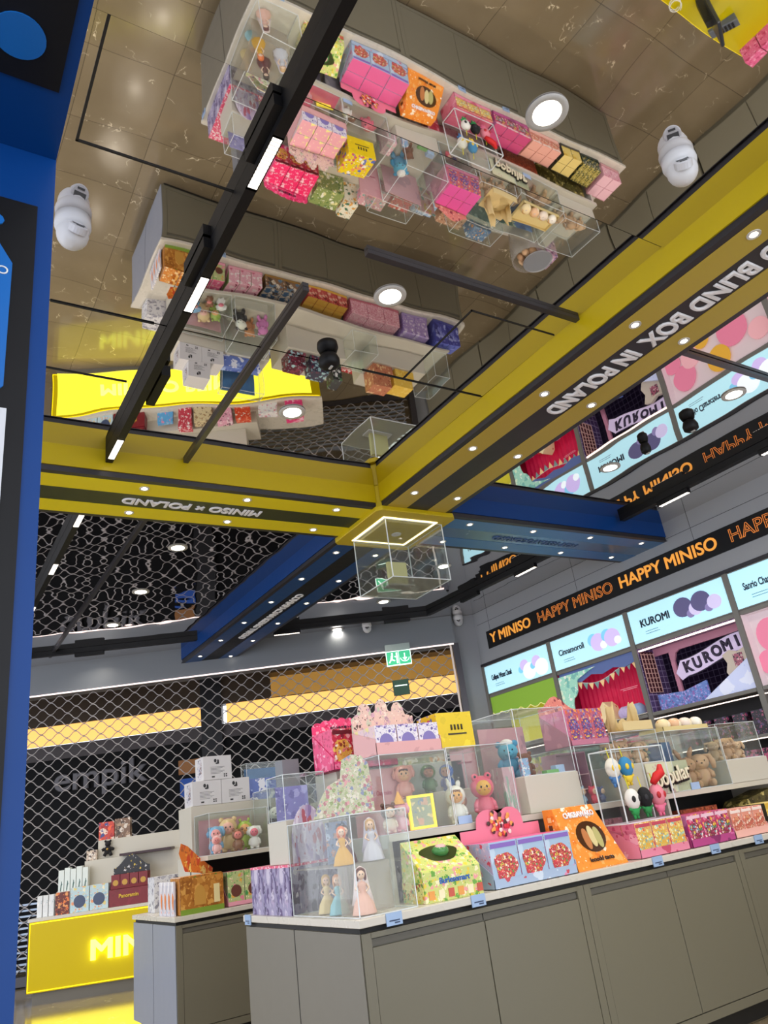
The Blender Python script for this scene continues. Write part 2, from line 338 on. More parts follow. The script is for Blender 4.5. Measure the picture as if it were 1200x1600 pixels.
em = thing('shop_sign', 'unlit grey lettering of the dark shop behind the roller grille', 'sign', (S0[0], S0[1], 0), SR)
text('empik', .62, mat('#706e74', .5, emit=.09), em, (.08, SD-.06, 2.98), (1, 0, 0), (0, 0, 1), ext=.02, bold=.012, width=1.75)  # faint glow added so the unlit letters stay visible
pz = thing('wall_poster', 'small orange and blue poster panel on the dark shop behind the grille', 'poster', (S0[0], S0[1], 0), SR)
MB().box(1.55, 1.95, SD-.04, SD-.01, 2.80, 3.06).build('orange_sheet', mat('#a06a38', .5, emit=.15), pz); MB().box(1.57, 1.97, SD-.04, SD-.01, 2.4, 2.72).build('blue_sheet', mat('#1d4fa8', .5, emit=.25), pz)
# emergency exit sign
ex = thing('exit_sign', 'green emergency exit sign with running figure hanging before the grille', 'sign', (6.66, 10.02, 3.97), SR)
GRN = mat('#35b884', emit=.8, name='sign_green'); PIC = mat('#eafff4', emit=1.3, name='sign_white')
MB().box(-.2, .2, -.02, .02, -.02, .09).build('bracket', mat('#9fb0ae', .3), ex)
MB().box(-.20, .20, -.025, .025, -.25, -.02).build('panel', PIC, ex); MB().box(-.188, .0, -.03, -.025, -.238, -.032).box(.008, .188, -.03, -.025, -.238, -.032).build('green_field', GRN, ex)
pg = MB(); pg.ell((-.10, -.032, -.065), (.017, .004, .017), n=10)
pg.prism([(-.12, -.09), (-.085, -.085), (-.10, -.15), (-.06, -.17), (-.07, -.185), (-.12, -.165), (-.15, -.21), (-.165, -.2), (-.135, -.15)], 'y', -.034, -.03)
pg.prism([(-.06, -.1), (-.03, -.12), (-.035, -.13), (-.07, -.115)], 'y', -.034, -.03).prism([(-.04, -.05), (-.012, -.05), (-.012, -.22), (-.04, -.22)], 'y', -.034, -.03)
pg.box(.09, .106, -.034, -.03, -.15, -.07).prism([(.06, -.14), (.136, -.14), (.098, -.19)], 'y', -.034, -.03)
pg.tube([(.098+.07*math.cos(a), -.033, -.14+.06*math.sin(a)) for a in [PI+i*PI/10 for i in range(11)]], .006, n=4)
pg.build('pictogram', PIC, ex)
ex2 = thing('green_notice', 'small dark green hanging box sign below the exit sign', 'sign', (6.72, 10.15, 3.40), SR)
MB().box(-.13, .13, .02, .06, -.12, .12).build('panel', mat('#1f4a38', .4), ex2); MB().box(-.1, .1, .01, .02, .02, .035).build('white_line', PIC, ex2)

# ---------------- beams
def beam(ax, a0, a1, lo, side, bot, band, lamps, label, name, hang=0):
    """ax: 'x' or 'y' run direction; lo: low edge across; .79 wide"""
    W = .79; b = thing(name, label, 'beam', (0, 0, 0)); b.location = (0, 0, H)
    z1, z0 = 0, 4.21-H
    def bx(mb, u0, u1, v0, v1, za, zb, mi=0):
        return mb.box(v0, v1, u0, u1, za, zb, mi) if ax == 'y' else mb.box(u0, u1, v0, v1, za, zb, mi)
    bx(MB(), a0, a1, lo, lo+W, z0+.055, z1).build('side_panels', side, b)
    t = MB(); bx(t, a0, a1, lo+.012, lo+W-.012, z0+.006, z0+.055); bx(t, a0, a1, lo-.004, lo+.05, z0, z0+.006); bx(t, a0, a1, lo+W-.05, lo+W+.004, z0, z0+.006); t.build('black_reveal', BLK2, b)
    t = MB(); bx(t, a0, a1, lo+.05, lo+.27, z0-.002, z0+.006); bx(t, a0, a1, lo+.52, lo+W-.05, z0-.002, z0+.006); t.build('soffit_stripes', bot, b)
    t = MB(); bx(t, a0, a1, lo+.27, lo+.52, z0+.001, z0+.006); t.build('soffit_band', band, b)
    for (u, v) in lamps:
        x, y = (v, u) if ax == 'y' else (u, v)
        r_ = MB().lathe([(.024, -.004), (.040, -.006), (.042, 0), (.024, 0)], (x, y, z0-.001), 16).build('lamp_ring', RING, b)
        MB().lathe([(.001, -.003), (.025, -.003), (.025, .0), (.001, 0)], (x, y, z0-.002), 12).build('lamp_glow', LAMPEM, b)
    return b
b1 = beam('y', -2.6, 5.53, 3.715, YEL, YELD, BLK2, [(y, x) for y in (.7, 1.59, 2.475, 3.365, 4.26, 5.165) for x in (3.865, 4.365)], 'yellow ceiling beam with MINISO BLIND BOX IN POLAND lettering on its underside', 'ceiling_beam')
LET = mat('#d9d6d8', .4, emit=.12, name='pale_lettering')
text('MINISO BLIND BOX  IN POLAND', .215, LET, b1, (4.11, 2.36, -.243), (0, 1, 0), (1, 0, 0), ext=.002, bold=.0085, width=2.42)
b2 = beam('x', -2.6, 3.69, 5.565, YEL, mat('#e6d200', .4), mat('#2a3018', .4), [(x, y) for x in (-.28, .62, 1.52, 2.42, 3.32) for y in (5.70, 6.205)], 'yellow ceiling beam with MINISO x POLAND lettering beside the blue pillar', 'ceiling_beam.001')  # yellow counter's light on this underside painted in as brighter stripes
text('MINISO \u00d7 POLAND', .15, LET, b2, (2.03, 5.96, -.243), (-1, 0, 0), (0, 1, 0), ext=.002, bold=.0065, width=1.25)
b3 = beam('y', 6.42, 12.55, 3.715, BLUE, BLUED, BLK, [(y, x) for y in (6.75, 7.64, 8.55, 9.49, 10.42, 11.36, 12.33) for x in (3.865, 4.365) if y+.5*x < 14.4], 'blue ceiling beam with black band running towards the roller grille', 'ceiling_beam.002')
text('COMMPACIAN IGENG TYPEBO', .14, LET, b3, (4.12, 9.25, -.243), (0, 1, 0), (1, 0, 0), ext=.002, bold=.005, width=2.1)
b4 = beam('x', 4.6, 7.96, 5.565, BLUE, mat('#3a76b4', .35), mat('#5d7fa8', .25, .3), [(x, y) for x in (4.92, 5.82, 6.72, 7.62) for y in (5.70, 6.205)], 'blue ceiling beam meeting the grey wall with raised lettering underneath', 'ceiling_beam.003')
text('NOT FESTATOCORUKD', .12, mat('#38547e', .3), b4, (6.1, 5.96, -.243), (-1, 0, 0), (0, 1, 0), ext=.008, bold=.002, width=1.3)
# junction
j = thing('beam_junction', 'yellow square hub where the four ceiling beams cross', 'beam hub', (4.13, 5.97, H))
jb = MB(); jb.prism([(-.38, -.45), (.38, -.45), (.45, -.38), (.45, .38), (.38, .45), (-.38, .45), (-.45, .38), (-.45, -.38)], 'z', -.235, 0)
jb.build('hub', YEL, j, bevel=.01)
MB().prism([(-.42, -.47), (.42, -.47), (.47, -.42), (.47, .42), (.42, .47), (-.42, .47), (-.47, .42), (-.47, -.42)], 'z', -.285, -.235).build('lower_plate', YEL, j, bevel=.008)
fr = MB(); q0, q1 = .30, .325
fr.box(-q1, q1, -q1, -q0, -.290, -.284).box(-q1, q1, q0, q1, -.290, -.284).box(-q1, -q0, -q0, q0, -.290, -.284).box(q0, q1, -q0, q0, -.290, -.284)
fr.build('square_light', mat('#fff0b8', emit=3, name='warm_led'), j)
MB().lathe([(.03, -.006), (.05, -.008), (.052, 0), (.03, 0)], (.06, .06, -.285), 18).build('lamp_ring', RING, j); MB().lathe([(.001, -.003), (.03, -.003), (.03, 0), (.001, 0)], (.06, .06, -.287), 12).build('lamp_glow', LAMPEM, j)

def acrylic(name, label, cat, x0, x1, y0, y1, z0, z1, rotz=0, t=.004, e=.0035, group=None, base=None, loc=None, panels='fblrt', tint=None):
    """open-bottom clear box of five sheets with bright polished edges"""
    L_ = loc or ((x0+x1)/2, (y0+y1)/2, z0); ob = thing(name, label, cat, L_, rotz, group)
    a, b, h = (x1-x0)/2, (y1-y0)/2, z1-z0; m = MB()
    if 'f' in panels: m.box(-a, a, -b, -b+t, 0, h)
    if 'b' in panels: m.box(-a, a, b-t, b, 0, h)
    if 'l' in panels: m.box(-a, -a+t, -b, b, 0, h)
    if 'r' in panels: m.box(a-t, a, -b, b, 0, h)
    if 't' in panels: m.box(-a, a, -b, b, h-t, h)
    if 'o' in panels: m.box(-a, a, -b, b, 0, t)
    m.build('clear_walls', tint or GLS, ob)
    m = MB(); e_ = e
    for sx in (-a, a):
        for sy2 in (-b, b): m.cbox(sx, sy2, h/2, e_, e_, h)
    for zz in (0.002, h):
        for s2 in (-b, b): m.cbox(0, s2, zz, 2*a, e_, e_)
        for s2 in (-a, a): m.cbox(s2, 0, zz, e_, 2*b, e_)
    m.build('polished_edges', EDGE, ob)
    return ob
hc = acrylic('hanging_display_case', 'empty clear acrylic cube hanging beneath the yellow beam hub', 'display case', 3.85, 4.53, 5.69, 6.33, 3.565, 4.165, panels='fblrto', e=.008)
MB().box(-.33, .33, -.31, .31, .004, .008).build('frosted_floor', clear_sheet('frosted_floor', '#eef2ec', .30), hc)
cdq = thing('card_box', 'pale yellow square card inside the hanging clear cube', 'card box', (4.12, 6.0, 3.575)); MB().box(-.11, .11, -.01, .03, 0, .26).build('card', mat('#c9c48a', .5), cdq); MB().box(-.15, .15, -.06, .08, 0, .012).build('foot', mat('#cfd2e6', .4), cdq)

# downlights
dl = None
k1 = MB().lathe([(.072, -.004), (.085, -.007), (.104, -.004), (.105, 0), (.072, 0)], (0, 0, 0), 32)
k2 = MB().lathe([(.001, -.006), (.068, -.005), (.073, -.003), (.073, 0), (.001, 0)], (0, 0, 0), 28)
where = {}
for i, (x, y) in enumerate(LAMPS):
    row = 'in the row nearest the blue pillar' if x < 0 else ('in the row left of the long beam' if x < 4 else 'in the row nearest the grey wall')
    lab = 'round white recessed downlight %s, %s along it' % (row, ['first', 'second', 'third', 'fourth', 'fifth', 'sixth', 'seventh', 'eighth'][[v for u, v in LAMPS if u == x].index(y)])
    if dl is None:
        dl = thing('ceiling_downlight', lab, 'ceiling light', (x, y, H-.016), group='recessed downlights in the mirror ceiling'); k1.build('rim', RING, dl, smooth=True); k2.build('lens', LAMPEM, dl); o = dl
    else: o = copy_tree(dl); o['label'] = lab; o.location = (x, y, H-(.016 if y < 2.04 else .004))

# tracks with linear heads
def track(pts, label, z0=4.33, w_=.055, name='light_track'):
    t = thing(name, label, 'track light', (pts[0][0], pts[0][1], H)); m = MB()
    for (xa, ya), (xb, yb) in zip(pts, pts[1:]):
        d = Vector((xb-xa, yb-ya)).normalized(); n = Vector((-d.y, d.x))*w_/2; ox, oy = pts[0]
        c = [(xa-ox-n.x, ya-oy-n.y), (xb-ox-n.x, yb-oy-n.y), (xb-ox+n.x, yb-oy+n.y), (xa-ox+n.x, ya-oy+n.y)]
        m.hexa([(p[0], p[1], z0-H) for p in c]+[(p[0], p[1], -.002) for p in c])
    m.build('rail', BLK, t); return t
def head(t, x, y, ang, L_=.34, z=4.33, lit=True, drop=.0, w_=.06):
    ox, oy = t.location.x, t.location.y
    h_ = MB().box(-L_/2, L_/2, -w_/2, w_/2, z-H-drop, z-H+.02).build('lamp_head', BLK, t, loc=(x-ox, y-oy, 0), rotz=ang)
    m = MB(); n = 14
    for i in range(n):
        a = -L_/2+.012+(L_-.024)*i/n; m.box(a, a+(L_-.024)/n*.72, -w_*.38, w_*.38, z-H-drop-.004, z-H-drop)
    m.build('led_cells', LEDW if lit else DARK, h_)
t1 = track([(1.205, .9), (1.205, 5.555)], 'black light track with LED heads on the mirror left of the yellow beam')
for y in (2.37, 3.38, 5.33): head(t1, 1.205, y, PI/2, lit=True)
MB().box(-.01, .05, -.2, .2, -.10, -.02).build('head_and_reflection_box', BLK, t1, loc=(.06, 4.45-.9, 0)); MB().box(-.07, -.02, -.17, .17, -.08, -.01).build('head_and_reflection_box', BLK, t1, loc=(-.0, 2.25-.9, 0)); MB().box(-.07, -.02, -.17, .17, -.08, -.01).build('head_and_reflection_box', BLK, t1, loc=(-.0, 3.2-.9, 0))  # one track head, and two head reflections built as solid boxes
t2 = track([(1.205, 6.37), (1.205, 11.9)], 'black light track on the mirror beyond the left yellow beam', name='light_track.001')
for y in (6.75, 8.1, 9.6): head(t2, 1.205, y, PI/2, lit=True)
t3 = track([(7.12, -1), (7.12, 5.5)], 'black light track along the grey wall in front of the blue beam', z0=4.375, w_=.08, name='light_track.002')
for y in (4.75, 3.45, 2.1): head(t3, 7.12, y, PI/2, L_=.42, z=4.375, drop=.05)
t4 = track([(7.08, 6.37), (6.95, 9.45), (1.0, 12.4), (-1.5, 13.6)], 'black light track turning from the grey wall to the roller grille', z0=4.375, w_=.08, name='light_track.003')
for x, y, a in ((7.04, 7.2, PI/2), (6.99, 8.4, PI/2), (6.5, 9.68, -.46), (4.95, 10.45, -.46), (2.3, 11.76, -.46)): head(t4, x, y, a, L_=.42, z=4.375, drop=.05, lit=(x == 7.04 or abs(x-4.95) < .1))

# security cameras under the mirror
def dome(x, y, rz, label, name, s=1.0):
    c = thing(name, label, 'security camera', (x, y, H), rz); W_ = mat('#d9d9dc', .35)
    MB().lathe([(.062*s, -.03*s), (.075*s, 0)][::-1], (0, 0, 0), 24).lathe([(.001, 0), (.075*s, 0), (.078*s, -.045*s), (.07*s, -.07*s), (.001, -.075*s)][::-1], (0, 0, 0), 24).build('base', W_, c, smooth=True)
    MB().ell((0, 0, -.085*s), (.069*s, .069*s, .075*s), n=20).build('ball', W_, c, smooth=True)
    e = MB(); e.T = Matrix.Translation((0, -.045*s, -.11*s)) @ Matrix.Rotation(math.radians(55), 4, 'X'); e.lathe([(.04*s, 0), (.04*s, .03*s), (.034*s, .034*s), (.001, .034*s)], (0, 0, 0), 20); e.build('camera_face', mat('#cfcfd4', .3), c, smooth=False)
    e = MB(); e.T = Matrix.Translation((0, -.045*s, -.11*s)) @ Matrix.Rotation(math.radians(55), 4, 'X'); e.box(-.026*s, .026*s, -.004*s, .022*s, .034*s, .036*s).box(-.016*s, .016*s, -.024*s, -.014*s, .034*s, .036*s); e.build('lens_window', mat('#15151a', .15), c)
    return c
dome(.50, 3.18, .2, 'white dome security camera beside the blue pillar', 'security_camera', 1.15)
dome(3.22, 1.53, -.9, 'white dome security camera above the yellow beam', 'security_camera.001', 1.15)
dome(7.70, 9.66, -.6, 'white dome security camera in the corner by the grey wall', 'security_camera.002', 1.1)
dome(6.25, 10.2, -.5, 'white dome security camera hanging near the exit sign', 'security_camera.003', 1.0)
def speaker(x, y, label, name, r=.075):
    c = thing(name, label, 'speaker', (x, y, H)); MB().lathe([(r*.55, -.11), (r*.95, -.09), (r, -.05), (r*.8, -.012), (r*.6, 0)], (0, 0, 0), 24).build('shell', BLK, c, smooth=True); MB().box(-.008, .008, -.03, .01, -.118, -.108).build('clip', RING, c)
speaker(2.28, 3.78, 'black round ceiling speaker on the mirror left of the long beam', 'ceiling_speaker'); speaker(5.9, 3.55, 'black round ceiling speaker on the mirror nearest the frame edge', 'ceiling_speaker.001', .07); speaker(5.83, 4.02, 'black round ceiling speaker between two wall-side downlights', 'ceiling_speaker.002', .05)

# blue entrance portal, near the camera
po = thing('blue_pillar', 'tall blue shop entrance pillar with inset black panel at the frame edge', 'pillar', (-.35, 1.68, 0))
MB().box(-1.2, .565, 0, .35, 0, 3.2).build('shaft', BLUE, po)
MB().box(-1.2, .545-.02, -.006, 0, .1, 3.01).build('black_panel', BLK, po)
MB().prism([(-.8, 2.36), (.475, 2.36)] if False else [(-.8, 2.4), (.44, 2.4), (.475, 2.44), (.475, 2.80), (.44, 2.86), (-.8, 2.86)], 'y', -.010, -.006).build('rounded_plaque', mat('#0f64b4', .4), po)
MB().prism([(.36+.09*math.cos(a), 2.93+.035*math.sin(a)) for a in [i*PI/10 for i in range(20)]], 'y', -.010, -.006).build('blue_dot', mat('#0f64b4', .4), po)
MB().box(-.8, .485, -.012, -.006, 1.95, 2.38).build('white_notice', mat('#c9ccd2', .4, emit=.1), po)
text('MINISO', .035, WHT, po, (.41, -.0115, 2.77), (1, 0, 0), (0, 0, 1), ext=.001)
ps = thing('blue_lintel', 'blue soffit over the shop entrance with black panel and blue disc', 'lintel', (-.35, 1.68, 3.2))
MB().box(-1.2, .565, -2.4, .35, 0, .5).build('soffit', BLUE, ps); MB().box(-1.2, .535, -2.2, -.22, -.006, 0).build('black_panel', BLK, ps)
MB().lathe([(.058, -.010), (.058, -.006), (.001, -.006)], (.43, -.335, 0), 28).build('blue_disc', mat('#0f64b4', .4), ps)

# ================================================================== WALL DISPLAY BAYS (grey wall)
PIL = mat('#74726e', .4, name='bay_pillar'); SCR = mat('#b0e0ee', emit=.85, name='screen_blue')
BAYS = [(8.02, 9.53), (6.53, 7.94), (5.0, 6.45), (3.48, 4.92), (1.96, 3.40), (.44, 1.88)]
EDG = [9.545, 7.98, 6.49, 4.96, 3.44, 1.92, .40]
for i, y in enumerate(EDG): struct(MB().box(WX-.02, WX+.42, y-.035, y+.035, 0, 3.58), 'trim_4', PIL)
struct(MB().box(WX-.03, WX+.45, .3, 9.56, 3.56, 3.60), 'trim_4', BLK2); struct(MB().box(WX-.0, WX+.45, .4, 9.53, 3.06, 3.11), 'trim_4', PIL)
TXT = mat('#1c2a44', .5); TXL = mat('#5a7f9a', .5)
bn = [('Collipna Wisses Choak', '#a4e4f6'), ('Cinnamoroll', '#a4e4f6'), ('KUROMI', '#a4e4f6'), ('Sanrio Characters', '#a4e4f6'), ('Cosmic Series', '#a4e4f6'), ('MINISO', '#a4e4f6')]
where_b = ['in the bay by the corner', 'above the red curtain bay', 'above the purple tiled bay', 'beside the KUROMI one towards the frame edge', 'two bays past the KUROMI one', 'three bays past the KUROMI one']
for i, ((y0, y1), (nm, c)) in enumerate(zip(BAYS, bn)):
    lb = thing('lightbox', 'glowing pale blue lightbox sign lettered %s %s' % (nm if i < 4 else 'in dark blue', where_b[i]), 'lightbox', (WX, (y0+y1)/2, 3.33), group='lightboxes above the wall bays')
    hw = (y1-y0)/2; MB().box(-.005, .06, -hw, hw, -.21, .215).build('screen', SCR, lb); MB().box(-.012, .07, -hw-.012, -hw, -.22, .225).box(-.012, .07, hw, hw+.012, -.22, .225).box(-.012, .07, -hw, hw, .215, .228).box(-.012, .07, -hw, hw, -.222, -.21).build('frame', PIL, lb)
    text(nm, .115 if i != 2 else .13, TXT, lb, (-.008, hw*.46, .01), (0, -1, 0), (0, 0, 1), bold=.004 if i == 2 else .0025, width=.50 if i != 2 else .46)
    m = MB(); 
    for q in range(2): m.box(-.008, -.006, hw*.46-.02-.02*q, hw*.46+.18, -.10-.03*q, -.094-.03*q)
    m.build('small_print', TXL, lb)
    # soft printed artwork, plain shapes only
    m = MB(); rr = random.Random(i)
    for q in range(5): m.lathe([(rr.uniform(.05, .09), -.0012*q), (.001, -.0012*q)], (0, 0, 0), 20)
    n_ = 20
    m2 = MB(); 
    for q in range(6):
        yy = -hw*.15-hw*.12*q; zz = -.02+.06*math.sin(q*2.1+i); r_ = .05+.035*((q*7+i) % 3)
        m2.prism([(yy+r_*math.cos(a)*1.15, zz+r_*math.sin(a)) for a in [k*2*PI/n_ for k in range(n_)]], 'x', -.0075-.0003*q, -.005, mi=q % 3)
    m2.build('printed_shapes', [mat('#7cc4ea', emit=.8), mat('#c8b6ec', emit=.8), mat('#e9f4fb', emit=.9)] if i != 2 else [mat('#5c5884', emit=.45), mat('#8a80b4', emit=.5), mat('#c9c0e6', emit=.7)], lb)

def niche(i, z0, z1, depth, backm, sidem=None):
    y0, y1 = BAYS[i]; m = MB(); m.box(WX+depth, WX+depth+.02, y0, y1, z0, z1, 0)
    m.box(WX, WX+depth, y0-.003, y0, z0, z1, 1).box(WX, WX+depth, y1, y1+.003, z0, z1, 1).box(WX+.05, WX+depth, y0, y1, z1-.01, z1, 1).box(WX, WX+depth, y0, y1, z0-.01, z0, 2)
    struct(m, 'niche', [backm, sidem or backm, TOPW])
# bay 1: green wavy valance over yellow
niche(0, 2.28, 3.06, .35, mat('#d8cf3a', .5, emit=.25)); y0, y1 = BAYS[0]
v = thing('wavy_valance', 'lime green wavy-edged valance in the wall bay nearest the corner', 'valance', (WX, (y0+y1)/2, 3.06))
pts = [(-.75, 0), (.75, 0)]+[(.75-.03*k, -.22-.045*abs(math.sin(k*.42))-.0015*k) for k in range(51)]
MB().prism(pts, 'x', .01, .03).build('valance', mat('#8cb83c', .5, emit=.2), v)
pts2 = [(p[0], p[1]-.012) for p in pts[2:]][::-1]
MB().tube([(.012, p[0], p[1]) for p in pts2], .006, n=6).build('piping', mat('#f2f0a0', emit=.5), v)
# bay 2: red curtain with bunting
niche(1, 2.28, 3.06, .38, mat('#9a1238', .6)); y0, y1 = BAYS[1]
cu = thing('red_curtain', 'pleated crimson curtain at the back of the bay with bunting', 'curtain', (WX+.33, (y0+y1)/2, 2.28))
n_ = 96; vs = []; fs = []
for k in range(n_+1):
    yy = -.70+1.4*k/n_; xx = .014*math.sin(k*1.05)
    vs += [(xx, yy, 0), (xx, yy, .76)]
for k in range(n_): fs.append((2*k, 2*k+2, 2*k+3, 2*k+1))
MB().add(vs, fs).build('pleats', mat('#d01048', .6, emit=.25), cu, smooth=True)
MB().box(-.03, -.028, -.40, -.10, .39, .396).box(-.03, -.028, -.38, -.14, .37, .376).build('pale_print', mat('#f0b0c0', .5, emit=.3), cu)
MB().prism([(-.72, .78), (.72, .78), (.72, .60), (.5, .64), (.3, .60), (.1, .66), (-.1, .62), (-.3, .66), (-.5, .62), (-.72, .66)], 'x', -.30, -.29).build('valance', mat('#5a6ea8', .5, emit=.2), cu)
bu = thing('bunting', 'string of small pennants hung across the red curtain bay', 'bunting', (WX+.045, (y0+y1)/2, 2.98)); m = MB(); 
for k in range(11):
    yy = .35-.1*k; zz = -.10-.06*math.sin(k*.5)
    m.prism([(yy-.045, zz), (yy+.045, zz), (yy, zz-.09)], 'x', 0, .004, mi=k % 2)
m.build('pennants', [mat('#f0c890', .5, emit=.3), mat('#7a9a9a', .5, emit=.2)], bu); MB().tube([(.002, .4-.1*k, -.10-.06*math.sin((k-.5)*.5)) for k in range(12)], .004, n=5).build('cord', WHT, bu)
cv = thing('cloud_arch', 'pale green cloud-edged arch panel at the left of the red curtain bay', 'panel', (WX-.025+.02, y1, 2.4)); 
ap = [(0, .62), (0, 0), (-.12, 0)]+[(-.12-.03*k-.02*math.sin(k*1.3), .05+.055*k+.02*math.cos(k*1.7)) for k in range(10)]+[(-.62, .60), (-.72, .62)]
MB().prism(ap, 'x', .004, .02).build('arch', printed('#9fd6c4', ['#e8f2e8', '#76b8b0', '#d8ecd0'], 14, .5, emit=.35), cv)
ck = thing('cake_prop', 'large slice-of-cake prop with fruit in the red curtain bay', 'cake prop', (WX+.13, y0+.75, 2.28), 1.57)
MB().prism([(-.16, 0), (.16, 0), (.14, .12), (-.02, .27), (-.1, .2)], 'y', -.1, .1).build('cake_slice', mat('#f3dcae', .5, emit=.15), ck, bevel=.01); m = MB()
for k in range(7): m.ell((-.08+.04*k, -.06+.03*(k % 3), .22-.02*abs(k-2)), .03, n=8)
m.build('fruit', mat('#d83a38', .3), ck, smooth=True)
for k in range(4):
    p = thing('plush_mound', 'pale blue soft cloud cushion %s of the cake prop' % ['beside', 'in front', 'behind the left', 'to the right'][k], 'cushion', (WX+.12, y0+[1.06, .45, .23, 1.26][k], 2.28)); m = MB()
    for q in range(5): m.ell((0, -.05+.025*q, .065+.02*(q % 2)), (.075, .055, .07), n=10)
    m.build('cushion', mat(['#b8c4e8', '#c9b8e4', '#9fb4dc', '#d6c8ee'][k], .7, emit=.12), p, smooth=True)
# bay 3: purple tiles with ribbon banner
tile = bpy.data.materials.new('purple_tiles'); tile.use_nodes = True; nt = tile.node_tree; b_ = nt.nodes['Principled BSDF']
br = nt.nodes.new('ShaderNodeTexBrick'); br.offset = 0; br.inputs['Color1'].default_value = lin('#5b4670'); br.inputs['Color2'].default_value = lin('#4c3a60'); br.inputs['Mortar'].default_value = lin('#b8a4cc')
br.inputs['Scale'].default_value = 1; br.inputs['Mortar Size'].default_value = .003; br.inputs['Brick Width'].default_value = .075; br.inputs['Row Height'].default_value = .075
tc = nt.nodes.new('ShaderNodeTexCoord'); mp = nt.nodes.new('ShaderNodeMapping'); mp.inputs['Rotation'].default_value = (PI/2, 0, PI/2); sw = nt.nodes.new('ShaderNodeSeparateXYZ'); cb = nt.nodes.new('ShaderNodeCombineXYZ')
nt.links.new(tc.outputs['Object'], sw.inputs[0]); ad2 = nt.nodes.new('ShaderNodeMath'); nt.links.new(sw.outputs['X'], ad2.inputs[0]); nt.links.new(sw.outputs['Y'], ad2.inputs[1]); nt.links.new(ad2.outputs[0], cb.inputs['X']); nt.links.new(sw.outputs['Z'], cb.inputs['Y'])
nt.links.new(cb.outputs[0], br.inputs['Vector']); nt.links.new(br.outputs['Color'], b_.inputs['Base Color']); b_.inputs['Roughness'].default_value = .25
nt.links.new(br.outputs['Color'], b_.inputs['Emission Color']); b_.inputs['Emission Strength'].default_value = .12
niche(2, 2.26, 3.06, .45, tile, tile); y0, y1 = BAYS[2]
struct(MB().box(WX+.02, WX+.04, y0, y1, 3.02, 3.04), 'trim_5', mat('#ffe8dc', emit=2.2, name='shelf_strip_light'))
pf = thing('pink_portal_frame', 'dusty pink rounded frame around the purple tiled back panel', 'frame', (WX+.3, (y0+y1)/2, 2.26))
MB().box(0, .03, -.73, .73, .70, .80).box(0, .03, .44, .50, 0, .7).prism([(.44, .70), (.34, .70), (.40, .67), (.44, .58)], 'x', 0, .03).build('frame', mat('#c08098', .5, emit=.15), pf)
rb = thing('ribbon_banner', 'curling white ribbon banner lettered KUROMI on the purple tiles', 'banner', (WX+.27, (y0+y1)/2-.12, 2.78))
top = [(-.46+.92*k/24) for k in range(25)]; fz = lambda y: .05*math.sin(-y*4.2)+.10*(-y)*.4
pl = [(y, fz(y)+.10) for y in top]+[(y, fz(y)-.10) for y in top[::-1]]
MB().prism([(p[0]*1.04, p[1]*1.0+(.012 if i < 25 else -.012)) for i, p in enumerate(pl)], 'x', .004, .02).build('dark_edge', mat('#2a2038', .5), rb); MB().prism(pl, 'x', -.004, .003).prism([(.46, .03), (.56, -.1), (.50, -.2), (.38, -.16), (.44, -.10)], 'x', -.003, .004).build('ribbon', mat('#d8c8ec', .5, emit=.3), rb)  # dark outline sheet behind the ribbon
for k, ch in enumerate('KUROMI'):
    yy = .37-.15*k; text(ch, .175, mat('#2e2240', .5), rb, (-.007, yy, fz(yy)), (0, -1, 0), (0, .12, 1), bold=.010)
cb_ = thing('cream_cabinet', 'small cream scalloped cabinet prop on the purple tiles', 'cabinet prop', (WX+.20, y0+.22, 2.42)); MB().prism([(-.2, 0), (.14, -.02), (.2, .1), (.16, .2), (.2, .3), (.1, .34), (0, .3), (-.2, .36)], 'x', -.02, .03).build('body', mat('#cfc2b4', .5, emit=.15), cb_); MB().box(-.03, -.02, -.06, .06, .14, .28).build('picture', printed('#b05a74', ['#3a2a3a', '#e8c8c8'], 40, .6), cb_)
gp = thing('grid_panel', 'maroon lattice grid at the side of the purple tiled bay', 'grid panel', (WX+.02, y1-.02, 2.5)); m = MB()
for k in range(9): m.box(0, .24, -.004, .004, .06*k, .06*k+.008)
for k in range(5): m.box(.06*k-.0, .008+.06*k, -.004, .004, 0, .5)
m.build('lattice', mat('#d0a8a0', .5, emit=.15), gp); MB().box(0, .24, .005, .012, 0, .52).build('backing', mat('#4a1424', .5), gp)
sl_ = thing('sloping_display', 'pale lilac sloping display board with drawn loops under the ribbon banner', 'display board', (WX+.02, y0+.45, 2.26)); MB().prism([(-.42, 0), (.28, 0), (-.42, .34)], 'x', .02, .06).build('board', printed('#c4cdf0', ['#aebbe8', '#d8def6'], 6, .4, emit=.35), sl_)
bl = thing('blue_backdrop_card', 'blue and violet patterned backdrop card low in the purple bay', 'display card', (WX+.10, y1-.45, 2.26)); MB().prism([(-.34, 0), (.40, 0), (.40, .20), (0, .17), (-.34, .23)], 'x', 0, .02).build('card', printed('#5d7cc4', ['#8aa6e0', '#8f5cb0', '#4a5fa8', '#b0a0dc'], 36, .7, emit=.2), bl)
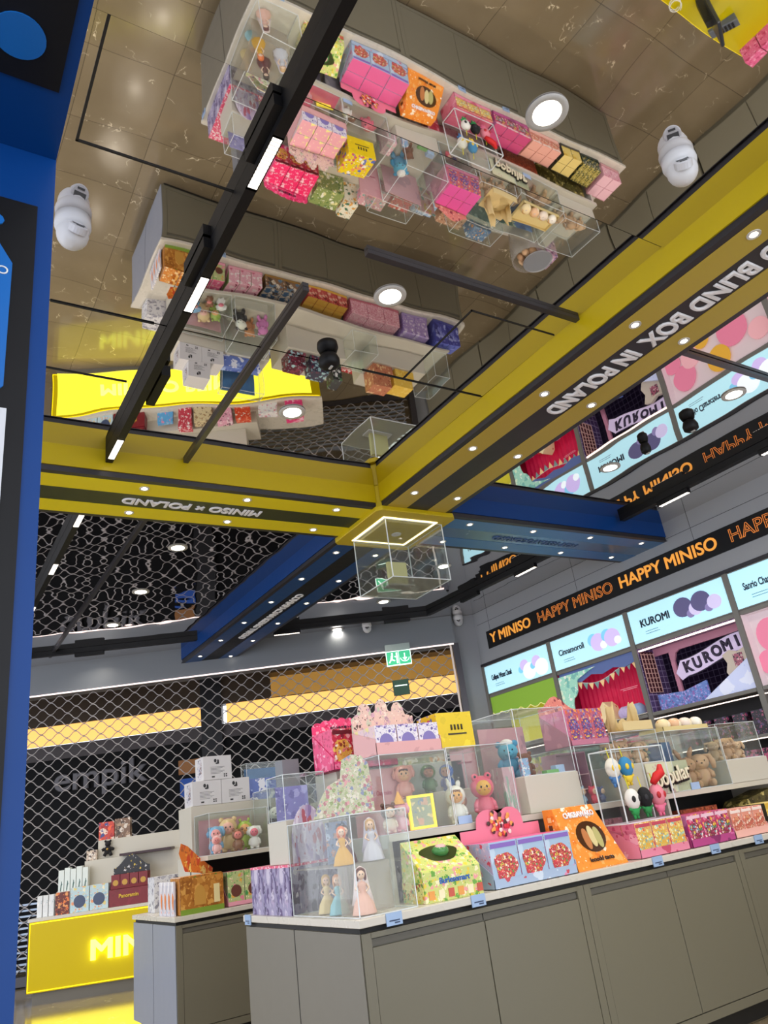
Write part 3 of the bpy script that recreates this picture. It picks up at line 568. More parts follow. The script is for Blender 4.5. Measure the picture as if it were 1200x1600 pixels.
# bay 4-6
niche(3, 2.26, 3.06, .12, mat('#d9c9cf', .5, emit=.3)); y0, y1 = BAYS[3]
pk = thing('bubble_panel', 'pale pink panel with large rounded pink shapes next to the purple bay', 'panel', (WX+.10, (y0+y1)/2, 2.28)); m = MB(); n_ = 22
for (yy, zz, r_, k) in ((.5, .5, .17, 0), (.35, .28, .14, 1), (.62, .22, .12, 0), (.0, .55, .15, 2), (-.25, .3, .2, 0), (-.55, .5, .13, 1), (.15, .2, .1, 2)):
    m.prism([(yy+r_*math.cos(2*PI*q/n_), zz+r_*1.1*math.sin(2*PI*q/n_)) for q in range(n_)], 'x', -.012-.002*k, -.004, mi=k)
m.build('rounded_shapes', [mat('#e884a4', .5, emit=.3), mat('#f0b4be', .5, emit=.3), mat('#e8b23c', .5, emit=.25)], pk)
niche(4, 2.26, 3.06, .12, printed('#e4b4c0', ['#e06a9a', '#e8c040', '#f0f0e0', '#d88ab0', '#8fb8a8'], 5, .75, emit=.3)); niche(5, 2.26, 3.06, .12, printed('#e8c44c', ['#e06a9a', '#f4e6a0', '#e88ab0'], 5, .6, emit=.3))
# lower shelves with small boxes, each bay
SHZ = [1.78, 1.34, .92]
SHC = [['#e8d85a', '#7cc46a', '#f0f0d0'], ['#f0a0c0', '#e04870', '#f8e0e8'], ['#3a3048', '#5c4a78', '#28222e', '#c05a80'], ['#e8a0c0', '#f4d0dc', '#c890d0'], ['#e8b4c8', '#f0d860', '#a0c8e0'], ['#f0d050', '#e86a90', '#fff0d0']]
for i, (y0, y1) in enumerate(BAYS):
    for z in SHZ:
        struct(MB().box(WX-.02, WX+.45, y0, y1, z-.03, z), 'trim_6', PIL); struct(MB().box(WX-.018, WX-.0, y0, y1, z+.395 if z > .93 else z+.37, z+.405 if z > .93 else z+.38), 'trim_6', mat('#ffe8dc', emit=2.2))
    struct(MB().box(WX-.02, WX+.45, y0, y1, 2.22, 2.26), 'trim_6', PIL)
    struct(MB().box(WX+.42, WX+.44, y0, y1, .9, 2.26), 'wall_right.002', mat('#2a2628' if i == 2 else '#8a8088', .6))
    for zi, z in enumerate(SHZ[:2]):
        c_ = SHC[i]; n = 6; proto = None
        for k in range(n):
            yy = y1-.13-(y1-y0-.24)*k/(n-1); lab = '%s small boxed toy on the %s shelf, %s in bay %s' % ('dark' if i == 2 else 'bright', ['upper', 'lower'][zi], ['first', 'second', 'third', 'fourth', 'fifth', 'last'][k], ['by the corner', 'below the red curtain', 'below the purple tiles', 'below the pink bubbles', 'two past the purple tiles', 'three past the purple tiles'][i])
            if proto is None: proto = MB().box(-.07, .07, -.085, .085, 0, .26 if zi == 0 else .3).build('toy_box', printed(c_[(zi+i) % len(c_)], c_, 30, .6, emit=.0), loc=(WX+.12, yy, z), label=lab, cat='toy box', group='boxes on wall bay shelf %d%s' % (i+1, 'ab'[zi])); o = proto
            else: o = proto.copy(); COL.objects.link(o); o.location = (WX+.12, yy, z); o['label'] = lab
# base cabinets along the wall
for i, (y0, y1) in enumerate(BAYS+[(-1.1, .36)]):
    b_ = thing('wall_base_cabinet', 'grey base cabinet under the wall display, %s from the corner' % ['first', 'second', 'third', 'fourth', 'fifth', 'sixth', 'seventh'][i], 'cabinet', (WX-.12, (y0+y1)/2, 0)); h_ = (y1-y0)/2+.03
    MB().box(0, .5, -h_, h_, .1, .86).box(.04, .5, -h_, h_, 0, .1).box(0, .5, -h_, h_, .86, .90).build('carcass', CAB, b_)
    for s_ in (-1, 1): MB().box(-.018, -.001, min(0, s_*h_)+.006, max(0, s_*h_)-.006, .12, .84).build('door', CABF, b_)

# ================================================================== ISLAND COUNTERS
def island(name, label, x0, x1, y0, y1, zt, n, sidem, gapy=None):
    b = thing(name, label, 'display counter', (x0, y0, 0)); X, Y = x1-x0, y1-y0
    MB().box(.05, X-.05, .06, Y-.06, 0, .10).build('plinth', DARK, b)
    m = MB(); m.box(0, X, .02, Y-.02, .10, zt-.062).box(.01, X-.01, .03, Y-.03, zt-.062, zt-.036, 1); m.build('carcass', [CAB, DARK], b)
    MB().box(-.012, X+.012, -.012, Y+.012, zt-.036, zt).build('worktop', TOPW, b, bevel=.003)
    wu = X/n
    for k in range(n):
        a = k*wu
        MB().box(a+.002, a+.052, -.002, .02, .10, zt-.062).box(a+wu-.052, a+wu-.002, -.002, .02, .10, zt-.062).box(a+.05, a+wu-.05, -.002, .02, zt-.085, zt-.062).build('face_frame', CAB, b)
        for q in range(2):
            xa = a+.052+(wu-.104)/2*q+.003; d = MB().box(xa, xa+(wu-.104)/2-.006, .0, .018, .155, zt-.125).build('door', CAB, b, bevel=.001)
            MB().box(xa, xa+(wu-.104)/2-.006, .01, .02, zt-.12, zt-.09).build('finger_rail', mat('#5e5b52', .5), d)
        MB().box(a+.05, a+wu-.05, -.001, .018, .10, .15).build('kick_rail', CAB, b)
        m = MB().box(a+wu/2-.001, a+wu/2+.001, Y-.021, Y-.019, .14, zt-.1).build('back_joint', DARK, b)
    g_ = (gapy-y0) if gapy else Y/2
    MB().box(-.004, 0, .01, g_-.006, .10, zt-.062).box(-.004, 0, g_+.006, Y-.01, .10, zt-.062).build('end_panel', sidem, b); MB().box(-.002, .004, g_-.006, g_+.006, .1, zt-.06).build('end_joint', DARK, b)
    return b
IX0, IX1, IY0, IY1, IZ = 1.94, 6.33, 3.56, 5.03, 1.0
JX0, JX1, JY0, JY1, JZ = 2.03, 6.45, 6.80, 8.12, .94
island('island_counter', 'long grey display counter with white top, nearest the camera', IX0, IX1, IY0, IY1, IZ, 3, mat('#767268', .38), 4.31)
island('island_counter.001', 'second grey display counter with pale end panel behind the front one', JX0, JX1, JY0, JY1, JZ, 3, CABS)
# price tag holders on worktop edges
ptg = None
for i, (x, y, z, r_, d_) in enumerate([(2.12, IY0-.014, IZ-.02, 0, 'left of the green sloping box'), (2.64, IY0-.014, IZ-.02, 0, 'under the green sloping box'), (4.05, IY0-.014, IZ-.02, 0, 'under the gold and pink boxes'), (4.62, IY0-.014, IZ-.02, 0, 'under the raspberry display'), (5.1, IY0-.014, IZ-.02, 0, 'under the salmon boxes'), (2.75, JY0-.014, JZ-.02, 0, 'on the second counter by the green and pink box'), (IX0-.014, 4.95, IZ-.02, -PI/2, 'on the end of the front counter')]):
    lab = 'pale blue price tag holder ' + d_
    if ptg is None:
        ptg = thing('price_tag', lab, 'price tag', (x, y, z), r_, 'price tag holders on the worktop edges'); MB().box(-.045, .045, -.006, 0, -.03, .026).build('holder', mat('#9db8dc', .2), ptg); MB().box(-.03, .03, -.007, -.006, -.012, -.006).box(.0, .03, -.007, -.006, -.022, -.016).build('print', mat('#3a4a6a', .5), ptg)
        o = ptg
    else: o = copy_tree(ptg); o['label'] = lab; o.location = (x, y, z); o.rotation_euler = (0, 0, r_)

# risers on the front island
RW = mat('#c8c3b6', .35, name='riser_white')
def riser(name, label, x0, x1, y0, y1, z0, z1, legs, t=.035, inset=.02):
    b = thing(name, label, 'display riser', ((x0+x1)/2, (y0+y1)/2, z0)); a, d, h = (x1-x0)/2, (y1-y0)/2, z1-z0
    MB().box(-a, a, -d, d, h-t, h).build('shelf', RW, b)
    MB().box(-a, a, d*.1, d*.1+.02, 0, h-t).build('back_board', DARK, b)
    for x in legs: MB().box(x-.012-(x0+x1)/2, x+.012-(x0+x1)/2, -d+inset, d, 0, h-t).build('upright', RW, b)
    return b
def block(name, label, x0, x1, y0, y1, z0, z1):
    m = MB().box(-(x1-x0)/2, (x1-x0)/2, -(y1-y0)/2, (y1-y0)/2, 0, z1-z0); return m.build(name, RW, loc=((x0+x1)/2, (y0+y1)/2, z0), bevel=.004, label=label, cat='display block')
R1 = 1.345
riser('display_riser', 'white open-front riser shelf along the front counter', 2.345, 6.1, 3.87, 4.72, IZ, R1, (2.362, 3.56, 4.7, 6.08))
block('display_block', 'white display block above the strawberry box display', 3.45, 3.93, 3.93, 4.45, R1+.001, 1.57)
block('display_block.001', 'white display block below the beige soft toys', 4.33, 4.82, 3.93, 4.45, R1+.001, 1.57)
block('display_block.002', 'white display block at the far end of the front counter', 5.55, 6.08, 3.93, 4.4, R1+.001, 1.52)
block('display_block.003', 'tall white block at the back of the front counter', 2.35, 3.34, 4.42, 4.72, R1+.001, 1.75)
block('display_block.004', 'white block behind the lavender boxes', 1.98, 2.28, 4.38, 4.62, 1.28, 1.5) if False else None
# second island riser
R2 = 1.36
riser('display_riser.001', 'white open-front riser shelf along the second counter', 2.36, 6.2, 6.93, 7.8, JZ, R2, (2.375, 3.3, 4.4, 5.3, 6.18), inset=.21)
block('display_block.005', 'white display block under the stack of white boxes', 2.38, 3.6, 7.42, 7.8, R2+.001, 1.80)
block('display_block.006', 'white display block on the middle of the second counter', 3.75, 4.6, 7.2, 7.7, R2+.001, 1.72)
block('display_block.007', 'white display block near the far end of the second counter', 5.0, 5.9, 7.2, 7.7, R2+.001, 1.66)

# ================================================================== YELLOW LIT COUNTER
YO = (1.55, 11.2); YR = math.radians(-28)
yc = thing('yellow_lit_counter', 'glowing yellow counter with neon MINISO letters near the grille', 'counter', (YO[0], YO[1], 0), YR)
YG = mat('#c8b000', .35, spec=.25, emit=.14, name='lit_yellow_acrylic'); YE = mat('#f8e000', emit=1.6, name='yellow_edge_light'); NEON = mat('#f4ff50', emit=5, name='neon_letters')
MB().box(0, 4.24, .0, .9, .13, .885).build('lit_front', YG, yc); MB().box(.06, 4.2, .04, .86, 0, .13).build('plinth', mat('#6e6a62', .4), yc)
MB().box(-.01, 4.25, -.012, .91, .885, .92).build('worktop', TOPW, yc)
MB().box(.02, 4.22, -.006, 0, .862, .874).box(.02, 4.22, -.006, 0, .142, .15).box(.012, .02, -.006, 0, .142, .874).build('edge_light', YE, yc); MB().box(-.004, .004, -.008, 0, .13, .885).build('corner_trim', GUN, yc)
text('MINISO BEIN', .30, NEON, yc, (1.80, -.03, .48), (1, 0, 0), (0, 0, 1), ext=.012, bold=.008, width=2.1)
yl = bpy.data.lights.new('counter_glow', 'AREA'); yl.shape = 'RECTANGLE'; yl.size = 4.0; yl.size_y = .7; yl.energy = 18; yl.color = (1, .9, .05)
yo = bpy.data.objects.new('counter_glow', yl); COL.objects.link(yo); yo.matrix_world = Matrix.Translation((YO[0], YO[1], 0)) @ Matrix.Rotation(YR, 4, 'Z') @ Matrix.Translation((2.1, -.05, .5)) @ Matrix.Rotation(-PI/2, 4, 'X')
# second yellow till counter, seen only in the mirror ceiling
yt = thing('yellow_till_counter', 'yellow topped till counter reflected at the corner of the mirror ceiling', 'counter', (5.0, 2.08, 0))
MB().box(0, 1.5, -.8, 0, .1, .90).build('body', YG, yt); MB().box(.04, 1.46, -.76, -.04, 0, .1).build('plinth', DARK, yt); MB().box(-.01, 1.51, -.81, .01, .90, .93).build('worktop', mat('#b8a800', .15, emit=.25), yt); MB().box(-.01, 1.51, .01, .014, .905, .925).build('edge_light', YE, yt)
ct = thing('card_terminal', 'grey card payment terminal with keypad on the yellow till counter', 'card terminal', (5.95, 1.98, .93), .3); MB().prism([(-.14, 0), (.10, 0), (.10, .03), (-.14, .09)], 'x', -.045, .045).build('body', mat('#5d6470', .35), ct, bevel=.006); m = MB()
for a in range(3):
    for b in range(4): m.cbox(-.024+.024*a, -.09+.03*b, .085-.0075*b*1.0, .016, .018, .01)
m.build('keys', DARK, ct)
mo = thing('till_monitor', 'dark grey till screen beside the card terminal', 'monitor', (5.62, 1.96, .93), .5); MB().box(-.03, .03, -.06, .0, 0, .25).build('stand', DARK, mo); MB().box(-.14, .14, -.08, -.05, .1, .42).build('screen', mat('#2f343c', .2), mo, bevel=.008)
cbl = thing('coiled_cable', 'loop of white cable at the edge of the yellow till counter', 'cable', (5.42, 2.05, .94)); MB().tube([(.06*math.cos(t*.5)*(1+.1*math.sin(t)), .05*math.sin(t*.5), .008+.002*t) for t in range(26)], .004, n=6).build('cable', WHT, cbl, smooth=True)
for k in range(3): MB().box(-.06, .06, -.08, .08, 0, .2).build('pink_carton', printed('#e86a9a', ['#c83a70', '#f4a0c0'], 40, .5), loc=(6.58+.0, 1.97-.17*k, .93) if False else (6.42, 1.98-.17*k, .93), label='pink patterned carton on the yellow till counter, %s one from its edge' % ['first', 'second', 'third'][k], cat='carton', group='pink cartons on the till counter')

# ================================================================== GOODS
def shape(kind, w, h):
    """outline of a die-cut header card, base centred on 0"""
    p = []
    if kind == 'arch': p = [(-w/2, 0), (w/2, 0)]+[(w/2*math.cos(a), h*.35+h*.65*math.sin(a)) for a in [k*PI/16 for k in range(17)]]
    elif kind == 'heart': p = [(-w/2, 0), (w/2, 0), (w/2, h*.42), (w*.30, h*.42)]+[(w*.13+w*.16*math.cos(a), h*.62+h*.36*math.sin(a)) for a in [k*PI/10 for k in range(0, 10)]]+[(0, h*.80)]+[(-w*.13+w*.16*math.cos(a), h*.62+h*.36*math.sin(a)) for a in [k*PI/10 for k in range(1, 11)]]+[(-w*.30, h*.42), (-w/2, h*.42)]
    elif kind == 'ears': p = [(-w/2, 0), (w/2, 0), (w/2, h*.45), (w*.38, h*.5)]+[(w*.26+w*.10*math.cos(a), h*.6+h*.28*math.sin(a)) for a in [k*PI/8 for k in range(9)]]+[(w*.12, h*.62)]+[(w*.10*math.cos(a), h*.66+h*.34*math.sin(a)) for a in [k*PI/8 for k in range(9)]]+[(-w*.13, h*.6)]+[(-w*.28+w*.11*math.cos(a), h*.58+h*.3*math.sin(a)) for a in [k*PI/8 for k in range(9)]]+[(-w/2, h*.42)]
    elif kind == 'cloud': p = [(-w/2, 0), (w/2, 0), (w/2, h*.5)]+[(w/2-w*(k/40), h*(.55+.12*abs(math.sin(k*.55)))+.33*h*math.sin(PI*k/40)) for k in range(1, 40)]+[(-w/2, h*.5)]
    elif kind == 'hill': p = [(-w/2, 0), (w/2, 0), (w/2, h*.35)]+[(w/2-w*k/20, h*.35+h*.65*(math.sin(PI*k/20)**2)) for k in range(1, 20)]+[(-w/2, h*.35)]
    elif kind == 'flat': p = [(-w/2, 0), (w/2, 0), (w/2, h), (-w/2, h)]
    return p
def carton(name, label, cat, x, y, z, dx, dy, dz, front, side=None, top=None, rot=0, group=None, word=None, wcol='#2a2a34', wsize=None, motif=None, art=None, band=None):
    o = MB().box(-dx/2, dx/2, -dy/2, dy/2, 0, dz, 0, (1, 2, 0, 1, 1, 1)).build(name, [front, side or front, top or side or front], loc=(x, y, z), rotz=rot, bevel=.0015, label=label, cat=cat, group=group)
    if word: text(word, wsize or dx*.22, mat(wcol, .5), o, (0, -dy/2-.002, dz*.80), (1, 0, 0), (0, 0, 1), ext=.0006, bold=.0005, width=dx*.72)
    if motif:
        r_ = min(dx, dz)*.32; m = MB(); n_ = 16
        m.prism([(r_*math.cos(2*PI*k/n_), dz*.42+r_*math.sin(2*PI*k/n_)) for k in range(n_)], 'y', -dy/2-.002, -dy/2-.0004)
        m.build('round_print', motif, o)
    if art:
        rx, rz = dx*.40, dz*.34; n_ = 20; pp_ = []
        for k in range(n_):
            a = 2*PI*k/n_; q = 1+.10*math.sin(3*a+.6)+.07*math.cos(5*a); pp_.append((rx*q*math.cos(a), dz*.42+rz*q*math.sin(a)))
        MB().prism(pp_, 'y', -dy/2-.0022, -dy/2-.0004).build('front_picture', art, o)
    if band: MB().box(-dx*.46, dx*.46, -dy/2-.002, -dy/2-.0004, dz*.86, dz*.96).build('title_band', band, o)
    return o
def display(x0, x1, y0, z, bh, nx, ny, bd, front, side, top, tray, kind, what, gname, header=None, hh=.15, hmat=None, slant=True, word=None, motif=None, name='blind_box', cat='toy box', lip=.035, wcol='#2a2a34', hword=None, hcol='#8a2040', art=None, band=None):
    """cardboard counter tray of boxes with a die-cut header card behind"""
    W = x1-x0; D = ny*bd+.012; cxm = (x0+x1)/2
    t = thing('display_tray', 'open %s cardboard display tray of %s' % (kind, gname), 'display tray', (cxm, y0, z), 0)
    m = MB().box(-W/2, W/2, 0, D, 0, .004).box(-W/2, W/2, 0, .003, 0, lip).box(-W/2, W/2, D-.003, D, 0, bh*.98)
    for s in (-1, 1):
        a = s*W/2; m.prism([(0, 0), (D, 0), (D, bh), (D*.25, lip if slant else bh)] if False else [(0, 0), (D, 0), (D, bh*.98), (0, lip+.02)], 'x', min(a, a-s*.003), max(a, a-s*.003))
    m.build('tray', tray, t)
    if header:
        MB().prism(shape(header, W*.98, hh), 'y', D-.002, D+.002).build('header_card', hmat or tray, t, loc=(0, 0, bh*.96))
        if hword: text(hword, hh*.26, mat(hcol, .5), t, (0, D-.004, bh*.96+hh*.40), (1, 0, 0), (0, 0, 1), ext=.001, bold=.001, width=W*.4)
    proto = None; bw = (W-.008)/nx; outs = []
    pos = ORD[:nx]
    for jy in range(ny):
        for ix in range(nx):
            xx = x0+.004+bw*(ix+.5); yy = y0+.005+bd*(jy+.5)
            row = ('front row' if jy == 0 else ('back row' if jy == ny-1 else 'middle row')) if ny > 1 else 'row'
            lab = '%s, %s, %s' % (what, pos[ix], row)
            if proto is None: o = proto = carton(name, lab, cat, xx, yy, z+.005, bw-.006, bd-.003, bh-.005, front, side, top, group=gname, word=word, motif=motif, wcol=wcol, art=art, band=band)
            else: o = copy_tree(proto); o['label'] = lab; o.location = (xx, yy, z+.005)
            outs.append(o)
    return t
def face_bits(ob, c, r, blush='#e88a8a', rot=None):
    """two eyes, cheeks and a mouth on a face facing -y, centre c, radius r"""
    m = MB(); 
    for s in (-1, 1): m.ell((c[0]+s*r*.38, c[1]-r*.50, c[2]+r*.12), (r*.13, r*.10, r*.17), n=8, mi=0); m.ell((c[0]+s*r*.62, c[1]-r*.42, c[2]-r*.22), (r*.15, r*.06, r*.10), n=8, mi=1)
    m.ell((c[0], c[1]-r*.60, c[2]-r*.30), (r*.12, r*.06, r*.05), n=8, mi=0); m.ell((c[0], c[1]-r*.62, c[2]-r*.06), (r*.07, r*.07, r*.06), n=8, mi=1)
    m.build('face_features', [mat('#2a1c18', .3), mat(blush, .5)], ob, smooth=True)
def hooded(x, y, z, h, suit, label, skin='#f0c8a8', ears='round', rot=0, fringe=None, grp=None, hoodc=None, belly=None):
    """vinyl toy: child in an animal hood"""
    o = thing('vinyl_figure', label, 'toy figure', (x, y, z), rot, grp); S_ = mat(suit, .3, coat=.3); hc_ = mat(hoodc, .3, coat=.3) if hoodc else S_
    m = MB(); m.lathe([(.03*h, .07*h), (.17*h, .08*h), (.215*h, .18*h), (.20*h, .32*h), (.145*h, .44*h), (.10*h, .52*h)], (0, 0, 0), 18, sy_=.85)
    for s in (-1, 1):
        m.tube([(s*.10*h, -.01*h, .16*h), (s*.11*h, -.02*h, .08*h), (s*.115*h, -.06*h, .045*h)], [.09*h, .085*h, .075*h], 10); m.ell((s*.115*h, -.05*h, .045*h), (.075*h, .10*h, .045*h), n=10)
        m.tube([(s*.13*h, 0, .42*h), (s*.20*h, -.03*h, .32*h), (s*.22*h, -.06*h, .23*h)], [.06*h, .062*h, .05*h], 10); m.ell((s*.22*h, -.065*h, .22*h), .052*h, n=10)
    m.build('body', S_, o, smooth=True)
    m = MB().ell((0, .02*h, .68*h), (.27*h, .25*h, .25*h), n=20); e = ears
    for s in (-1, 1):
        if e == 'round': m.ell((s*.19*h, .02*h, .90*h), (.075*h, .05*h, .075*h), n=12)
        elif e == 'long': m.tube([(s*.10*h, .02*h, .86*h), (s*.13*h, .02*h, 1.0*h), (s*.17*h, -.0*h, 1.12*h)], [.055*h, .065*h, .035*h], 10)
        elif e == 'floppy': m.tube([(s*.12*h, .02*h, .87*h), (s*.23*h, 0, .85*h), (s*.28*h, -.02*h, .70*h), (s*.27*h, -.02*h, .57*h)], [.05*h, .07*h, .07*h, .04*h], 10)
        elif e == 'eyes': m.ell((s*.15*h, -.06*h, .90*h), .085*h, n=12)
        elif e == 'horn': m.tube([(s*.13*h, 0, .88*h), (s*.16*h, 0, 1.0*h)], [.03*h, .05*h], 8)
    m.build('hood', hc_, o, smooth=True)
    MB().ell((0, -.115*h, .665*h), (.185*h, .155*h, .175*h), n=18).build('face', mat(skin, .35), o, smooth=True)
    face_bits(o, (0, -.175*h, .66*h), .17*h)
    if fringe: 
        m = MB(); 
        for k in range(5): m.ell((-.10*h+.05*h*k, -.225*h+.012*h*abs(k-2), .775*h-.006*h*abs(k-2)), (.035*h, .025*h, .05*h), n=8)
        m.build('hair_fringe', mat(fringe, .4), o, smooth=True)
    if e == 'eyes':
        m = MB(); [m.ell((s*.15*h, -.14*h, .91*h), .03*h, n=8) for s in (-1, 1)]; m.build('hood_eyes', DARK, o, smooth=True)
    return o
def doll(x, y, z, h, dress, hair, label, skin='#f2cdb4', rot=0, veil=None, grp=None, sash=None):
    o = thing('doll_figurine', label, 'doll figurine', (x, y, z), rot, grp)
    m = MB(); prof = [(.265, 0), (.27, .02), (.25, .08), (.22, .22), (.14, .36), (.075, .46), (.085, .54), (.10, .60), (.07, .655), (.03, .67)]
    n_ = 28; vs = []; fs = []
    for r, zz in prof:
        for i in range(n_):
            a = 2*PI*i/n_; rr = r*(1+(.06*math.cos(a*9) if zz < .3 else 0)); vs.append((rr*h*math.cos(a), rr*h*.85*math.sin(a), zz*h))
    for k in range(len(prof)-1):
        for i in range(n_): j_ = (i+1) % n_; fs.append((k*n_+i, k*n_+j_, (k+1)*n_+j_, (k+1)*n_+i))
    fs.append(tuple(range(n_))[::-1]); m.add(vs, fs); m.build('gown', mat(dress, .45), o, smooth=True)
    m = MB(); m.tube([(0, 0, .65*h), (0, 0, .72*h)], .025*h, 8); m.ell((0, -.01*h, .81*h), (.095*h, .09*h, .105*h), n=16)
    for s in (-1, 1): m.tube([(s*.09*h, 0, .61*h), (s*.15*h, -.03*h, .52*h), (s*.09*h, -.10*h, .47*h)], [.026*h, .022*h, .018*h], 8); m.ell((s*.08*h, -.11*h, .465*h), .022*h, n=8)
    m.build('head_and_arms', mat(skin, .4), o, smooth=True)
    m = MB(); m.ell((0, .03*h, .84*h), (.12*h, .11*h, .115*h), n=16); m.ell((0, .06*h, .72*h), (.11*h, .07*h, .15*h), n=14)
    for s in (-1, 1): m.ell((s*.09*h, 0, .76*h), (.035*h, .05*h, .09*h), n=10)
    m.build('hair', mat(hair, .4), o, smooth=True)
    m = MB(); [m.ell((s*.035*h, -.095*h, .81*h), (.012*h, .008*h, .018*h), n=6) for s in (-1, 1)]; m.build('eyes', DARK, o, smooth=True)
    if veil: MB().lathe([(.02*h, .98*h), (.13*h, .90*h), (.16*h, .70*h), (.20*h, .45*h), (.26*h, .2*h)], (0, .07*h, 0), 18, sy_=.5).build('veil', mat(veil, .5), o, smooth=True)
    return o
def plush(x, y, z, h, c, label, ears='long', rot=0, c2=None, grp=None, sit=True, name='soft_toy'):
    o = thing(name, label, 'soft toy', (x, y, z), rot, grp); F = mat(c, .85); F2 = mat(c2, .85) if c2 else F
    m = MB(); m.ell((0, 0, .27*h), (.24*h, .21*h, .27*h), n=18)
    for s in (-1, 1):
        m.tube([(s*.12*h, -.05*h, .12*h), (s*.18*h, -.20*h, .08*h), (s*.19*h, -.30*h, .09*h)], [.10*h, .09*h, .08*h], 10); m.ell((s*.19*h, -.31*h, .10*h), (.075*h, .06*h, .10*h), n=10)
        m.tube([(s*.17*h, 0, .44*h), (s*.26*h, -.08*h, .34*h), (s*.24*h, -.18*h, .26*h)], [.075*h, .07*h, .06*h], 10)
    m.build('body', F, o, smooth=True)
    m = MB(); m.ell((0, -.03*h, .66*h), (.26*h, .23*h, .22*h), n=20)
    m.ell((0, -.22*h, .60*h), (.11*h, .08*h, .085*h), n=12)
    m.build('head', F2 if c2 else F, o, smooth=True); m = MB()
    for s in (-1, 1):
        if ears == 'long': m.tube([(s*.12*h, 0, .82*h), (s*.17*h, .02*h, .98*h), (s*.24*h, 0, 1.10*h), (s*.26*h, -.02*h, 1.16*h)], [.05*h, .075*h, .06*h, .02*h], 10)
        elif ears == 'lop': m.tube([(s*.14*h, 0, .82*h), (s*.30*h, -.02*h, .80*h), (s*.36*h, -.05*h, .60*h), (s*.36*h, -.06*h, .46*h)], [.05*h, .075*h, .08*h, .05*h], 10)
        else: m.ell((s*.21*h, 0, .85*h), (.085*h, .05*h, .085*h), n=12)
    m.build('ears', F, o, smooth=True)
    m = MB(); [m.ell((s*.10*h, -.235*h, .69*h), .022*h, n=8) for s in (-1, 1)]; m.ell((0, -.30*h, .625*h), (.03*h, .02*h, .022*h), n=8); m.build('eyes_and_nose', DARK, o, smooth=True)
    return o
def cardback(x, y, z, w_, h_, m, label, word=None, wcol='#c05070', rot=0):
    o = MB().box(-w_/2, w_/2, 0, .006, 0, h_).build('backing_card', m, loc=(x, y, z), rotz=rot, label=label, cat='backing card')
    if word: text(word, w_*.12, mat(wcol, .5), o, (0, -.003, h_*.62), (1, 0, 0), (0, 0, 1), ext=.0006, width=w_*.6)
    return o
P = printed
# ---------- front counter, lower row, from its near end
# lavender castle boxes stacked on the end
lavF = P('#9a92b4', ['#5c4878', '#c8c0d4', '#6c6090', '#b0a0c0', '#443860'], 26, .75, stretch=(1, 1, .45)); lavT = P('#a08cd0', ['#f0ecf8', '#e0d8f4'], 60, .25)
k = 0
for jy in range(3):
    for ix in range(2):
        lab = 'lavender castle-print box at the end of the front counter, %s row, %s one' % (['nearest', 'middle', 'farthest'][jy], ['outer', 'inner'][ix])
        x, y = 2.055+.19*ix, 4.475+.195*jy
        if k == 0: p0 = MB().box(-.093, .093, -.095, .095, 0, .262, 0, (0, 1, 0, 0, 0, 0)).build('castle_box', [lavF, lavT], loc=(x, y, IZ), bevel=.001, label=lab, cat='toy box', group='lavender castle boxes'); MB().box(-.094, .094, -.096, .096, .250, .263).build('pink_band', P('#e8507a', ['#f4d0dc', '#fff0f4'], 70, .4), p0); o = p0
        else: o = copy_tree(p0); o['label'] = lab; o.location = (x, y, IZ)
        k += 1
# doll case
acrylic('doll_case', 'clear acrylic two-storey case of doll figurines at the near corner', 'display case', 1.965, 2.30, 3.60, 4.36, IZ+.001, 1.47, e=.004)
ds = thing('clear_shelf', 'clear shelf step inside the doll case', 'shelf', (2.13, 4.0, IZ+.002)); MB().box(-.155, .155, -.20, .34, .225, .23).box(-.155, .155, -.20, -.195, 0, .225).build('step', clear_sheet('frosted_sheet', '#f0e6d8', .22), ds)
for a in ((2.035, 3.72+.12, 1.235, .20, '#d8a018', '#e07030', 'small doll in a yellow dress with orange hair on the upper step', None), (2.125, 3.97, 1.235, .205, '#5a1420', '#3a2420', 'small doll in a dark red gown on the upper step', None), (2.215, 3.84, 1.235, .22, '#cfcdd8', '#caa070', 'small doll in a silver white gown with a long pale veil', '#c9c4d6'),
          (2.06, 3.72, 1.004, .225, '#eab8a8', '#5a1c1c', 'small brunette doll in a peach pink gown at the front of the lower level', '#e6d4d4'), (2.04, 3.95, 1.004, .20, '#8ec4d0', '#e0a070', 'small doll in a pale blue gown behind the peach one', None), (2.06, 4.12, 1.004, .20, '#e0c890', '#d8b060', 'small doll in a cream gown at the back of the lower level', None)):
    doll(a[0], a[1], a[2], a[3], a[4], a[5], a[6], veil=a[7], rot=-.4)
cardback(2.20, 4.20, 1.236, .14, .22, P('#8fa0c4', ['#5a6a9a', '#d0a090', '#c8d4ec', '#3a4a70'], 30, .6), 'blue grey scenery card behind the silver doll')
ar = MB().prism(shape('arch', .22, .31), 'y', 0, .004).build('castle_card', P('#cfc0da', ['#9a84b8', '#e8dff0', '#b8a0cc', '#c06a7a'], 18, .7, stretch=(2, 1, .6)), loc=(2.11, 4.385, 1.264), label='tall arched lavender card printed with rock spires behind the doll case', cat='backing card')
fl = thing('floral_display', 'die-cut pastel floral display carton on top of the doll case', 'display carton', (2.16, 3.98, 1.474), -.12); FLP = P('#bfc2a4', ['#d8a0a4', '#dcd8c8', '#8fa46c', '#b88088', '#8a92b0', '#d0ccb8', '#a8b488'], 48, .85)
MB().prism([(-.20, 0), (.17, 0), (.17, .16), (.16, .27), (.12, .315), (.06, .325), (.0, .30), (-.02, .2), (-.10, .165), (-.15, .10)], 'y', 0, .006).build('front_sheet', FLP, fl); MB().prism([(-.17, 0), (.15, 0), (.13, .2), (-.1, .12)], 'y', .09, .10).box(-.19, .16, .0, .10, 0, .004).build('tray', FLP, fl)
